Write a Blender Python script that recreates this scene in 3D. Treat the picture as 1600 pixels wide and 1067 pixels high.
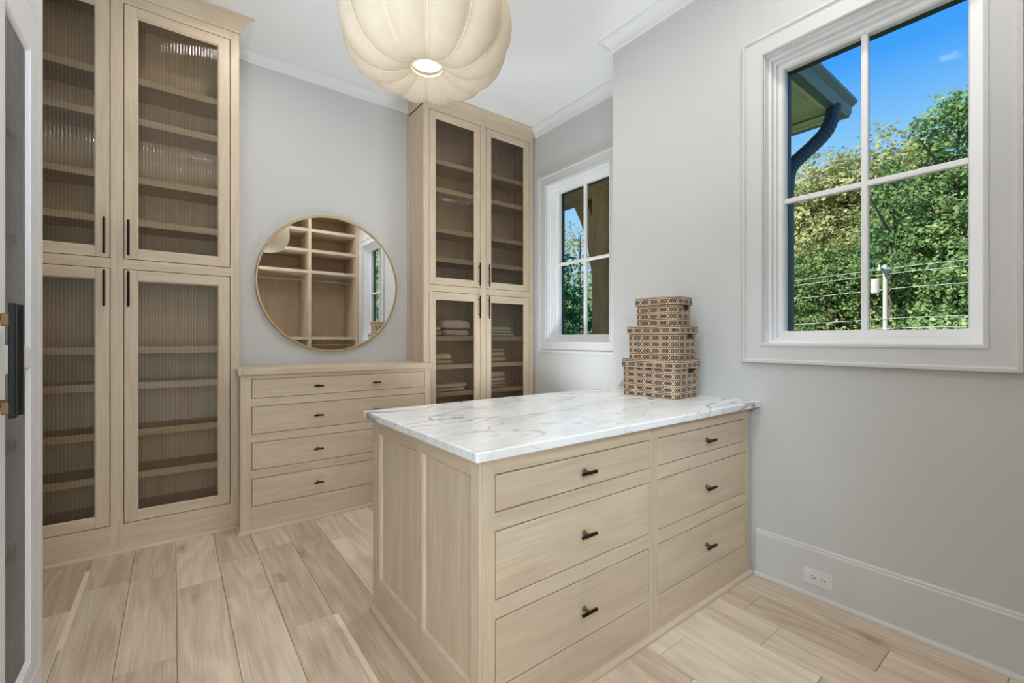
import bpy, math, random
from mathutils import Vector, Matrix, noise as mnoise

# ------------------------------------------------------------------ clear
for o in list(bpy.data.objects):
    bpy.data.objects.remove(o, do_unlink=True)
S = bpy.context.scene
COL = S.collection
R = math.radians
rng = random.Random(7)

# ------------------------------------------------------------------ camera
CAMH = 1.25
FPX = 696.0
cam_d = bpy.data.cameras.new('camera')
cam_d.sensor_width = 36.0
cam_d.sensor_fit = 'HORIZONTAL'
cam_d.lens = 36.0 * FPX / 1600.0
cam_d.shift_y = -(533.5 - 529.5) / 1600.0
cam_d.clip_start = 0.02
cam_d.clip_end = 400
cam = bpy.data.objects.new('camera', cam_d)
COL.objects.link(cam)
cam.location = (0, 0, CAMH)
# forward = (cos yaw, sin yaw), yaw 52.8 degrees from the X axis
cam.rotation_euler = (R(90), 0, R(52.8 - 90))
S.camera = cam

# ------------------------------------------------------------------ world, sun, lamps, exposure
S.view_settings.view_transform = 'Standard'
S.view_settings.look = 'None'
S.view_settings.gamma = 1.0
S.view_settings.exposure = 0.0
S.view_settings.use_curve_mapping = False
try:
    S.cycles.use_denoising = True
    S.cycles.max_bounces = 10
    S.cycles.transparent_max_bounces = 24
    S.cycles.diffuse_bounces = 5
    S.cycles.glossy_bounces = 4
    S.cycles.sample_clamp_indirect = 6.0
except Exception:
    pass

W = bpy.data.worlds.new('sky')
S.world = W
W.use_nodes = True
nt = W.node_tree
nt.nodes.clear()
out = nt.nodes.new('ShaderNodeOutputWorld')
bg = nt.nodes.new('ShaderNodeBackground')
tc = nt.nodes.new('ShaderNodeTexCoord')
sep = nt.nodes.new('ShaderNodeSeparateXYZ')
ramp = nt.nodes.new('ShaderNodeValToRGB')
nt.links.new(tc.outputs['Generated'], sep.inputs[0])
nt.links.new(sep.outputs['Z'], ramp.inputs[0])
nt.links.new(ramp.outputs[0], bg.inputs[0])
nt.links.new(bg.outputs[0], out.inputs[0])
cr = ramp.color_ramp
cr.elements[0].position = 0.0
cr.elements[0].color = (0.60, 0.80, 0.98, 1)
cr.elements[1].position = 1.0
cr.elements[1].color = (0.02, 0.20, 0.85, 1)
e = cr.elements.new(0.33); e.color = (0.26, 0.60, 0.98, 1)
e = cr.elements.new(0.45); e.color = (0.055, 0.365, 1.0, 1)
bg.inputs[1].default_value = 1.0

def lamp(name, kind, loc, energy, color=(1, 1, 1), rot=(0, 0, 0), **kw):
    d = bpy.data.lights.new(name, kind)
    d.energy = energy
    d.color = color
    for k, v in kw.items():
        setattr(d, k, v)
    o = bpy.data.objects.new(name, d)
    COL.objects.link(o)
    o.location = loc
    o.rotation_euler = rot
    return o

SUNDIR = Vector((0.76, -0.22, -0.60)).normalized()     # direction the light travels
sun = lamp('sun', 'SUN', (-20, -8, 30), 8.5, (1.0, 0.93, 0.80), angle=0.01)
sun.rotation_euler = SUNDIR.to_track_quat('-Z', 'Y').to_euler()

DOWNLIGHTS = [(1.92, 0.62, 6), (0.62, 0.66, 8), (1.40, 2.20, 8), (0.35, 3.00, 3)]
CEIL = 3.36
for (lx, ly, le) in DOWNLIGHTS:
    lamp('downlight_lamp', 'AREA', (lx, ly, CEIL - 0.012), le, (1.0, 0.955, 0.88), shape='DISK', size=0.13, spread=R(170))
PENDANT = (0.795, 1.60)
lamp('pendant_bulb_light', 'POINT', (PENDANT[0], PENDANT[1], 2.52), 2.0, (1.0, 0.97, 0.92), shadow_soft_size=0.06)
# unseen fill lamps, added to brighten the ceiling and the fronts
lamp('ceiling_fill', 'AREA', (-0.45, 0.85, 1.10), 52, (0.85, 0.935, 1.0), (R(180), 0, 0), shape='DISK', size=0.35, spread=R(150))
fl_ = lamp('island_fill', 'AREA', (0.22, -0.30, 1.80), 2.7, (0.72, 0.89, 1.0), shape='DISK', size=0.45, spread=R(52))  # added fill aimed at the island front, no visible source
fl_.rotation_euler = Vector((0.80, 0.60, -0.52)).to_track_quat('-Z', 'Y').to_euler()
lamp('ceiling_fill', 'AREA', (2.20, 2.62, 0.30), 14.5, (0.87, 0.945, 1.0), (R(180), 0, 0), shape='DISK', size=0.35, spread=R(125))  # added out of sight behind the island to lift the far ceiling
# unseen fill lamp added behind the doorway, for the island and cabinet fronts
lamp('doorway_fill', 'AREA', (-0.05, -0.80, 1.25), 32, (0.78, 0.91, 1.0), (R(90), 0, 0), shape='RECTANGLE', size=0.9, size_y=2.3)

# ------------------------------------------------------------------ materials
def srgb(r, g, b):
    f = lambda c: (c / 255 / 12.92) if c / 255 <= 0.04045 else ((c / 255 + 0.055) / 1.055) ** 2.4
    return (f(r), f(g), f(b), 1)

def newmat(name):
    m = bpy.data.materials.new(name)
    m.use_nodes = True
    t = m.node_tree
    t.nodes.clear()
    o = t.nodes.new('ShaderNodeOutputMaterial')
    return m, t, o

def bsdf(t, o, col=None, rough=0.5, metal=0.0, spec=0.5):
    b = t.nodes.new('ShaderNodeBsdfPrincipled')
    if col is not None:
        b.inputs['Base Color'].default_value = col
    b.inputs['Roughness'].default_value = rough
    b.inputs['Metallic'].default_value = metal
    b.inputs['Specular IOR Level'].default_value = spec
    t.links.new(b.outputs[0], o.inputs[0])
    return b

def plain(name, col, rough=0.5, metal=0.0, spec=0.5, bump=0.0, bscale=200, var=0.0):
    m, t, o = newmat(name)
    b = bsdf(t, o, col, rough, metal, spec)
    if bump or var:
        c = t.nodes.new('ShaderNodeTexCoord')
        n = t.nodes.new('ShaderNodeTexNoise')
        n.inputs['Scale'].default_value = bscale
        n.inputs['Detail'].default_value = 4
        t.links.new(c.outputs['Object'], n.inputs['Vector'])
        if bump:
            bp = t.nodes.new('ShaderNodeBump')
            bp.inputs['Strength'].default_value = bump
            bp.inputs['Distance'].default_value = 0.002
            t.links.new(n.outputs[0], bp.inputs['Height'])
            t.links.new(bp.outputs[0], b.inputs['Normal'])
        if var:
            mx = t.nodes.new('ShaderNodeMix'); mx.data_type = 'RGBA'
            mx.inputs[6].default_value = tuple(c_ * (1 - var) for c_ in col[:3]) + (1,)
            mx.inputs[7].default_value = tuple(min(1, c_ * (1 + var)) for c_ in col[:3]) + (1,)
            t.links.new(n.outputs[0], mx.inputs[0])
            t.links.new(mx.outputs[2], b.inputs['Base Color'])
    return m

def wood(name, axis, dark, light, rough=0.45, random_tone=0.0, knots=False, figure=0.5, coarse=1.0):
    """grain stretched along one axis of object space"""
    m, t, o = newmat(name)
    b = bsdf(t, o, None, rough, 0, 0.35)
    L = t.links.new
    c = t.nodes.new('ShaderNodeTexCoord')
    oi = t.nodes.new('ShaderNodeObjectInfo')
    mul = t.nodes.new('ShaderNodeVectorMath'); mul.operation = 'SCALE'
    mul.inputs[0].default_value = (37.1, 53.7, 29.3)
    L(oi.outputs['Random'], mul.inputs['Scale'])
    add = t.nodes.new('ShaderNodeVectorMath'); add.operation = 'ADD'
    L(c.outputs['Object'], add.inputs[0]); L(mul.outputs[0], add.inputs[1])
    def stretched(s_across, s_along):
        mp = t.nodes.new('ShaderNodeMapping')
        sc = [s_across * coarse] * 3
        sc[axis] = s_along
        mp.inputs['Scale'].default_value = sc
        L(add.outputs[0], mp.inputs['Vector'])
        return mp
    n1 = t.nodes.new('ShaderNodeTexNoise'); n1.inputs['Scale'].default_value = 1; n1.inputs['Detail'].default_value = 6
    n1.inputs['Roughness'].default_value = 0.65
    L(stretched(150, 4).outputs[0], n1.inputs['Vector'])
    n2 = t.nodes.new('ShaderNodeTexNoise'); n2.inputs['Scale'].default_value = 1; n2.inputs['Detail'].default_value = 3
    n2.inputs['Distortion'].default_value = 1.2
    L(stretched(9, 0.8).outputs[0], n2.inputs['Vector'])
    # cathedral figure: contour lines of a low-frequency noise
    n3 = t.nodes.new('ShaderNodeTexNoise'); n3.inputs['Scale'].default_value = 1; n3.inputs['Detail'].default_value = 1.5
    L(stretched(5, 0.7).outputs[0], n3.inputs['Vector'])
    k = t.nodes.new('ShaderNodeMath'); k.operation = 'MULTIPLY'; k.inputs[1].default_value = 60
    L(n3.outputs[0], k.inputs[0])
    sn = t.nodes.new('ShaderNodeMath'); sn.operation = 'SINE'
    L(k.outputs[0], sn.inputs[0])
    # combine
    def ma(op, a, bb, clamp=False):
        q = t.nodes.new('ShaderNodeMath'); q.operation = op; q.use_clamp = clamp
        for i, v in enumerate((a, bb)):
            if isinstance(v, (int, float)): q.inputs[i].default_value = v
            else: L(v, q.inputs[i])
        return q.outputs[0]
    f = ma('MULTIPLY', n1.outputs[0], 0.75)
    f = ma('ADD', f, ma('MULTIPLY', n2.outputs[0], 0.55))
    f = ma('ADD', f, ma('MULTIPLY', sn.outputs[0], 0.10 * figure))
    f = ma('SUBTRACT', f, 0.18)
    if random_tone:
        f = ma('ADD', f, ma('MULTIPLY', ma('SUBTRACT', oi.outputs['Random'], 0.5), random_tone))
    rp = t.nodes.new('ShaderNodeValToRGB')
    rp.color_ramp.elements[0].position = 0.18; rp.color_ramp.elements[0].color = dark
    rp.color_ramp.elements[1].position = 0.72; rp.color_ramp.elements[1].color = light
    L(f, rp.inputs[0])
    colout = rp.outputs[0]
    if knots:
        vo = t.nodes.new('ShaderNodeTexVoronoi'); vo.feature = 'DISTANCE_TO_EDGE' if False else 'F1'
        mp = stretched(4.0, 1.3)
        nd = t.nodes.new('ShaderNodeTexNoise'); nd.inputs['Scale'].default_value = 14
        L(add.outputs[0], nd.inputs['Vector'])
        va = t.nodes.new('ShaderNodeVectorMath'); va.operation = 'MULTIPLY_ADD'
        L(nd.outputs['Color'], va.inputs[0]); va.inputs[1].default_value = (0.22, 0.22, 0.22); L(mp.outputs[0], va.inputs[2])
        L(va.outputs[0], vo.inputs['Vector']); vo.inputs['Scale'].default_value = 1
        rk = t.nodes.new('ShaderNodeValToRGB')
        rk.color_ramp.elements[0].position = 0.04; rk.color_ramp.elements[0].color = (1, 1, 1, 1)
        rk.color_ramp.elements[1].position = 0.15; rk.color_ramp.elements[1].color = (0, 0, 0, 1)
        L(vo.outputs['Distance'], rk.inputs[0])
        mx = t.nodes.new('ShaderNodeMix'); mx.data_type = 'RGBA'
        L(ma('MULTIPLY', rk.outputs[0], 0.55), mx.inputs[0]); L(colout, mx.inputs[6])
        mx.inputs[7].default_value = tuple(x * 0.35 for x in dark[:3]) + (1,)
        colout = mx.outputs[2]
    L(colout, b.inputs['Base Color'])
    bp = t.nodes.new('ShaderNodeBump'); bp.inputs['Strength'].default_value = 0.12; bp.inputs['Distance'].default_value = 0.001
    L(n1.outputs[0], bp.inputs['Height']); L(bp.outputs[0], b.inputs['Normal'])
    return m

OD, OL = srgb(192, 171, 146), srgb(219, 201, 176)
OAK = [wood('oak_grain_%s' % 'xyz'[i], i, OD, OL) for i in range(3)]
OX, OY, OZ = OAK
OAKSET = [OZ, OX, OY]           # slots 0 vertical, 1 along x, 2 along y
FLOORM = wood('oak_floor_plank', 1, srgb(180, 159, 136), srgb(232, 215, 194), 0.5, random_tone=0.34, knots=True, figure=0.6, coarse=1.0)
LATHM = plain('pale_oak_sapwood', srgb(236, 216, 186), 0.5, bump=0.1, bscale=60, var=0.08)
WALLM = plain('wall_paint', srgb(203, 203, 202), 0.85, bump=0.15, bscale=260, spec=0.2)
CEILM = plain('ceiling_paint', srgb(234, 234, 234), 0.9, bump=0.1, bscale=200, spec=0.2)
CASM = plain('greige_trim_paint', srgb(209, 209, 208), 0.45, spec=0.35, bump=0.03, bscale=60)
CROWNM = plain('crown_trim_paint', srgb(224, 224, 224), 0.5, spec=0.3, bump=0.03, bscale=60)
TRIMM = plain('white_trim_paint', srgb(240, 240, 241), 0.4, spec=0.4, bump=0.03, bscale=60)
WHITEM = plain('white_cabinet_paint', srgb(226, 226, 230), 0.42, spec=0.4, bump=0.05, bscale=80)
BLACKM = plain('black_metal', srgb(30, 30, 30), 0.38, 0.6, bump=0.02, bscale=300)
BRASSM = plain('aged_brass', srgb(120, 94, 60), 0.45, 0.7, bump=0.03, bscale=200)
GOLDM = plain('brushed_gold', srgb(198, 172, 130), 0.35, 0.8, bump=0.03, bscale=300)
CHROMEM = plain('chrome', srgb(200, 200, 200), 0.2, 1.0, bump=0.01, bscale=100)
DARKM = plain('dark_gasket', srgb(40, 48, 50), 0.5, bump=0.03, bscale=100)
SLOTM = plain('dark_slot', srgb(22, 24, 28), 0.7, bump=0.03, bscale=100)
EXTM = plain('exterior_siding_paint', srgb(190, 186, 176), 0.8, bump=0.2, bscale=60)
SOFFITM = plain('soffit_paint', srgb(236, 228, 172), 0.7, bump=0.1, bscale=40, var=0.08)
GUTTERM = plain('dark_gutter_metal', srgb(112, 126, 122), 0.45, 0.0, bump=0.03, bscale=90)
SPOUTM = plain('dark_downspout_metal', srgb(66, 78, 92), 0.4, 0.0, bump=0.03, bscale=90)
POLEM = plain('weathered_pole_wood', srgb(176, 172, 164), 0.8, bump=0.3, bscale=30, var=0.15)
WIREM = plain('power_wire', srgb(190, 194, 198), 0.5, 0.2, bump=0.02, bscale=50)
TIMBER = wood('porch_timber', 2, srgb(112, 92, 62), srgb(168, 142, 104), 0.7, coarse=0.25)
TIMBERY = wood('porch_timber_beam', 1, srgb(112, 92, 62), srgb(168, 142, 104), 0.7, coarse=0.25)
BARKM = plain('tree_bark', srgb(92, 82, 70), 0.9, bump=0.5, bscale=12, var=0.3)
GROUNDM = plain('outdoor_grass', srgb(92, 112, 56), 0.95, bump=0.4, bscale=3, var=0.3)

def emis(name, col, st):
    m, t, o = newmat(name)
    e_ = t.nodes.new('ShaderNodeEmission')
    e_.inputs[0].default_value = col
    e_.inputs[1].default_value = st
    t.links.new(e_.outputs[0], o.inputs[0])
    return m
LENSM = emis('lamp_lens_glow', (1, 0.95, 0.88, 1), 14)
BULBM = emis('bulb_glow', (1, 0.93, 0.82, 1), 5)

def mirror_mat():
    m, t, o = newmat('mirror_silver')
    g = t.nodes.new('ShaderNodeBsdfGlossy')
    g.inputs['Color'].default_value = (0.90, 0.91, 0.91, 1)
    g.inputs['Roughness'].default_value = 0.0
    t.links.new(g.outputs[0], o.inputs[0])
    return m
MIRRORM = mirror_mat()

def glass(name, tint, ior, rough, flute=0.0):
    m, t, o = newmat(name)
    L = t.links.new
    tr = t.nodes.new('ShaderNodeBsdfTransparent'); tr.inputs[0].default_value = tint
    gl = t.nodes.new('ShaderNodeBsdfGlossy'); gl.inputs['Roughness'].default_value = rough
    fr = t.nodes.new('ShaderNodeFresnel'); fr.inputs['IOR'].default_value = ior
    mx = t.nodes.new('ShaderNodeMixShader')
    L(fr.outputs[0], mx.inputs[0]); L(tr.outputs[0], mx.inputs[1]); L(gl.outputs[0], mx.inputs[2])
    if flute:
        # refraction shade between the flutes put into the tint (u counts the flutes)
        uv = t.nodes.new('ShaderNodeUVMap'); uv.uv_map = 'UVMap'
        sx = t.nodes.new('ShaderNodeSeparateXYZ'); L(uv.outputs[0], sx.inputs[0])
        a = t.nodes.new('ShaderNodeMath'); a.operation = 'MULTIPLY'; a.inputs[1].default_value = math.pi
        L(sx.outputs[0], a.inputs[0])
        b = t.nodes.new('ShaderNodeMath'); b.operation = 'SINE'; L(a.outputs[0], b.inputs[0])
        c = t.nodes.new('ShaderNodeMath'); c.operation = 'ABSOLUTE'; L(b.outputs[0], c.inputs[0])
        mc = t.nodes.new('ShaderNodeMix'); mc.data_type = 'RGBA'
        L(c.outputs[0], mc.inputs[0])
        mc.inputs[6].default_value = tuple(c_ * flute for c_ in tint[:3]) + (1,)
        mc.inputs[7].default_value = tint
        L(mc.outputs[2], tr.inputs[0])
    L(mx.outputs[0], o.inputs[0])
    return m
WGLASS = glass('window_glass', (0.985, 0.99, 0.985, 1), 1.045, 0.0)
FLUTEDW = glass('fluted_glass_pale', (0.99, 0.99, 0.98, 1), 1.9, 0.22, flute=0.95)
FLUTED = glass('fluted_glass', (0.94, 0.89, 0.80, 1), 1.5, 0.06, flute=0.80)

def marble_mat():
    m, t, o = newmat('white_veined_marble')
    b = bsdf(t, o, None, 0.22, 0, 0.5)
    L = t.links.new
    c = t.nodes.new('ShaderNodeTexCoord')
    mp = t.nodes.new('ShaderNodeMapping')
    mp.inputs['Rotation'].default_value = (0.3, 0.2, R(28))
    mp.inputs['Scale'].default_value = (1.3, 3.4, 2.0)
    L(c.outputs['Object'], mp.inputs[0])
    def vein(scale, width, detail, dist, seed):
        off = t.nodes.new('ShaderNodeVectorMath'); off.operation = 'ADD'; off.inputs[1].default_value = (seed, seed * 1.7, seed * .6)
        L(mp.outputs[0], off.inputs[0])
        n = t.nodes.new('ShaderNodeTexNoise')
        n.inputs['Scale'].default_value = scale; n.inputs['Detail'].default_value = detail
        n.inputs['Distortion'].default_value = dist; n.inputs['Roughness'].default_value = 0.55
        L(off.outputs[0], n.inputs['Vector'])
        s = t.nodes.new('ShaderNodeMath'); s.operation = 'SUBTRACT'; s.inputs[1].default_value = 0.5
        L(n.outputs[0], s.inputs[0])
        a = t.nodes.new('ShaderNodeMath'); a.operation = 'ABSOLUTE'; L(s.outputs[0], a.inputs[0])
        r_ = t.nodes.new('ShaderNodeMapRange'); r_.inputs[1].default_value = 0; r_.inputs[2].default_value = width
        r_.inputs[3].default_value = 1; r_.inputs[4].default_value = 0; r_.interpolation_type = 'SMOOTHSTEP'
        L(a.outputs[0], r_.inputs[0])
        return r_.outputs[0]
    v1 = vein(0.85, 0.020, 3, 0.8, 3.1)
    v2 = vein(1.7, 0.012, 3.5, 0.8, 9.4)
    cl = vein(0.9, 0.12, 4, 0.6, 5.2)
    def mul(a, k):
        q = t.nodes.new('ShaderNodeMath'); q.operation = 'MULTIPLY'
        L(a, q.inputs[0])
        if isinstance(k, float): q.inputs[1].default_value = k
        else: L(k, q.inputs[1])
        return q.outputs[0]
    def addn(a, bb):
        q = t.nodes.new('ShaderNodeMath'); q.operation = 'ADD'; q.use_clamp = True
        L(a, q.inputs[0]); L(bb, q.inputs[1]); return q.outputs[0]
    nm = t.nodes.new('ShaderNodeTexNoise'); nm.inputs['Scale'].default_value = 1.6; nm.inputs['Detail'].default_value = 2
    L(c.outputs['Object'], nm.inputs['Vector'])
    mr = t.nodes.new('ShaderNodeMapRange'); mr.inputs[1].default_value = 0.34; mr.inputs[2].default_value = 0.60; mr.inputs[3].default_value = 0.15
    L(nm.outputs[0], mr.inputs[0])
    f = addn(addn(mul(mul(v1, 0.72), mr.outputs[0]), mul(mul(v2, 0.42), mr.outputs[0])), mul(cl, 0.12))
    rp = t.nodes.new('ShaderNodeValToRGB')
    rp.color_ramp.elements[0].color = srgb(246, 246, 247)
    rp.color_ramp.elements[1].color = srgb(120, 124, 130)
    L(f, rp.inputs[0])
    L(rp.outputs[0], b.inputs['Base Color'])
    return m
MARBLE = marble_mat()

def basket_mat():
    m, t, o = newmat('woven_band_pattern')
    b = bsdf(t, o, None, 0.75, 0, 0.25)
    L = t.links.new
    uv = t.nodes.new('ShaderNodeUVMap'); uv.uv_map = 'UVMap'
    sx = t.nodes.new('ShaderNodeSeparateXYZ')
    L(uv.outputs[0], sx.inputs[0])
    def ma(op, a, bb=0.0, clamp=False):
        q = t.nodes.new('ShaderNodeMath'); q.operation = op; q.use_clamp = clamp
        for i, v in enumerate((a, bb)):
            if isinstance(v, (int, float)): q.inputs[i].default_value = v
            else: L(v, q.inputs[i])
        return q.outputs[0]
    row, per = 0.0365, 0.058
    v = ma('SUBTRACT', ma('FRACT', ma('DIVIDE', sx.outputs[1], row)), 0.5)     # -.5 .. .5 in the band
    u = ma('SUBTRACT', ma('FRACT', ma('DIVIDE', sx.outputs[0], per)), 0.5)
    au, av = ma('ABSOLUTE', u), ma('ABSOLUTE', v)
    s = ma('ADD', ma('MULTIPLY', au, 2.45), ma('MULTIPLY', av, 1.0))        # nested lozenges
    rings = ma('LESS_THAN', ma('FRACT', ma('ADD', ma('MULTIPLY', s, 2.5), 0.10)), 0.74)
    inside = ma('LESS_THAN', s, 1.02)
    inner = ma('LESS_THAN', av, 0.33)
    motif = ma('MULTIPLY', ma('MULTIPLY', rings, inside), inner)
    tri = ma('MULTIPLY', ma('MULTIPLY', ma('GREATER_THAN', s, 1.30), inner), ma('GREATER_THAN', av, 0.16))
    line = ma('MULTIPLY', ma('GREATER_THAN', av, 0.455), ma('LESS_THAN', av, 0.6))
    edge = ma('GREATER_THAN', av, 0.60)
    f = ma('MAXIMUM', ma('MAXIMUM', motif, tri), ma('MAXIMUM', line, edge))
    n = t.nodes.new('ShaderNodeTexNoise'); n.inputs['Scale'].default_value = 420
    L(uv.outputs[0], n.inputs['Vector'])
    f = ma('MULTIPLY', f, ma('ADD', ma('MULTIPLY', n.outputs[0], 0.4), 0.80), True)
    mx = t.nodes.new('ShaderNodeMix'); mx.data_type = 'RGBA'
    L(f, mx.inputs[0])
    mx.inputs[6].default_value = srgb(206, 180, 154)
    mx.inputs[7].default_value = srgb(42, 28, 24)
    L(mx.outputs[2], b.inputs['Base Color'])
    wv = ma('ADD', ma('SINE', ma('MULTIPLY', sx.outputs[0], 1500)), ma('SINE', ma('MULTIPLY', sx.outputs[1], 1500)))
    bp = t.nodes.new('ShaderNodeBump'); bp.inputs['Strength'].default_value = 0.25; bp.inputs['Distance'].default_value = 0.001
    L(wv, bp.inputs['Height']); L(bp.outputs[0], b.inputs['Normal'])
    return m
BASKETM = basket_mat()

def shade_mat():
    m, t, o = newmat('cream_silk_shade')
    L = t.links.new
    c = t.nodes.new('ShaderNodeTexCoord')
    n = t.nodes.new('ShaderNodeTexNoise'); n.inputs['Scale'].default_value = 30; n.inputs['Detail'].default_value = 5
    L(c.outputs['Object'], n.inputs['Vector'])
    mx = t.nodes.new('ShaderNodeMix'); mx.data_type = 'RGBA'
    mx.inputs[6].default_value = srgb(192, 181, 164); mx.inputs[7].default_value = srgb(206, 196, 180)
    L(n.outputs[0], mx.inputs[0])
    d = t.nodes.new('ShaderNodeBsdfDiffuse'); tl = t.nodes.new('ShaderNodeBsdfTranslucent')
    L(mx.outputs[2], d.inputs[0]); L(mx.outputs[2], tl.inputs[0])
    bp = t.nodes.new('ShaderNodeBump'); bp.inputs['Strength'].default_value = 0.25; bp.inputs['Distance'].default_value = 0.004
    L(n.outputs[0], bp.inputs['Height']); L(bp.outputs[0], d.inputs['Normal'])
    ms = t.nodes.new('ShaderNodeMixShader'); ms.inputs[0].default_value = 0.40
    L(d.outputs[0], ms.inputs[1]); L(tl.outputs[0], ms.inputs[2]); L(ms.outputs[0], o.inputs[0])
    return m
SHADEM = shade_mat()
RIBM = plain('cream_cord', srgb(204, 186, 156), 0.8, bump=0.2, bscale=200)

def leaf_mat(name, c1, c2, c3):
    m, t, o = newmat(name)
    L = t.links.new
    c = t.nodes.new('ShaderNodeTexCoord')
    oi = t.nodes.new('ShaderNodeObjectInfo')
    n = t.nodes.new('ShaderNodeTexNoise'); n.inputs['Scale'].default_value = 1.1; n.inputs['Detail'].default_value = 9
    n.inputs['Roughness'].default_value = 0.75
    L(c.outputs['Object'], n.inputs['Vector'])
    ad = t.nodes.new('ShaderNodeMath'); ad.operation = 'MULTIPLY_ADD'
    L(oi.outputs['Random'], ad.inputs[0]); ad.inputs[1].default_value = 0.16; ad.inputs[2].default_value = -0.08
    a2 = t.nodes.new('ShaderNodeMath'); a2.operation = 'ADD'
    L(n.outputs[0], a2.inputs[0]); L(ad.outputs[0], a2.inputs[1])
    rp = t.nodes.new('ShaderNodeValToRGB')
    rp.color_ramp.elements[0].position = 0.30; rp.color_ramp.elements[0].color = c1
    rp.color_ramp.elements[1].position = 0.72; rp.color_ramp.elements[1].color = c3
    e_ = rp.color_ramp.elements.new(0.5); e_.color = c2
    L(a2.outputs[0], rp.inputs[0])
    d = t.nodes.new('ShaderNodeBsdfDiffuse'); tl = t.nodes.new('ShaderNodeBsdfTranslucent')
    L(rp.outputs[0], d.inputs[0]); L(rp.outputs[0], tl.inputs[0])
    ms = t.nodes.new('ShaderNodeMixShader'); ms.inputs[0].default_value = 0.45
    L(d.outputs[0], ms.inputs[1]); L(tl.outputs[0], ms.inputs[2]); L(ms.outputs[0], o.inputs[0])
    return m
LEAF_A = leaf_mat('broadleaf_green', srgb(88, 120, 78), srgb(142, 168, 108), srgb(208, 218, 162))
LEAF_B = leaf_mat('autumn_tinged_leaf', srgb(122, 134, 86), srgb(176, 180, 124), srgb(220, 210, 170))
LEAF_P = leaf_mat('pine_needle_green', srgb(80, 118, 84), srgb(134, 164, 108), srgb(196, 208, 146))
LEAF_S = leaf_mat('pale_shrub_leaf', srgb(126, 158, 106), srgb(186, 206, 148), srgb(236, 236, 200))
LEAF_D = leaf_mat('dark_evergreen_leaf', srgb(26, 70, 56), srgb(40, 98, 74), srgb(76, 132, 84))

def fabric(name, col):
    return plain(name, col, 0.95, spec=0.1, bump=0.6, bscale=420, var=0.06)

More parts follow.
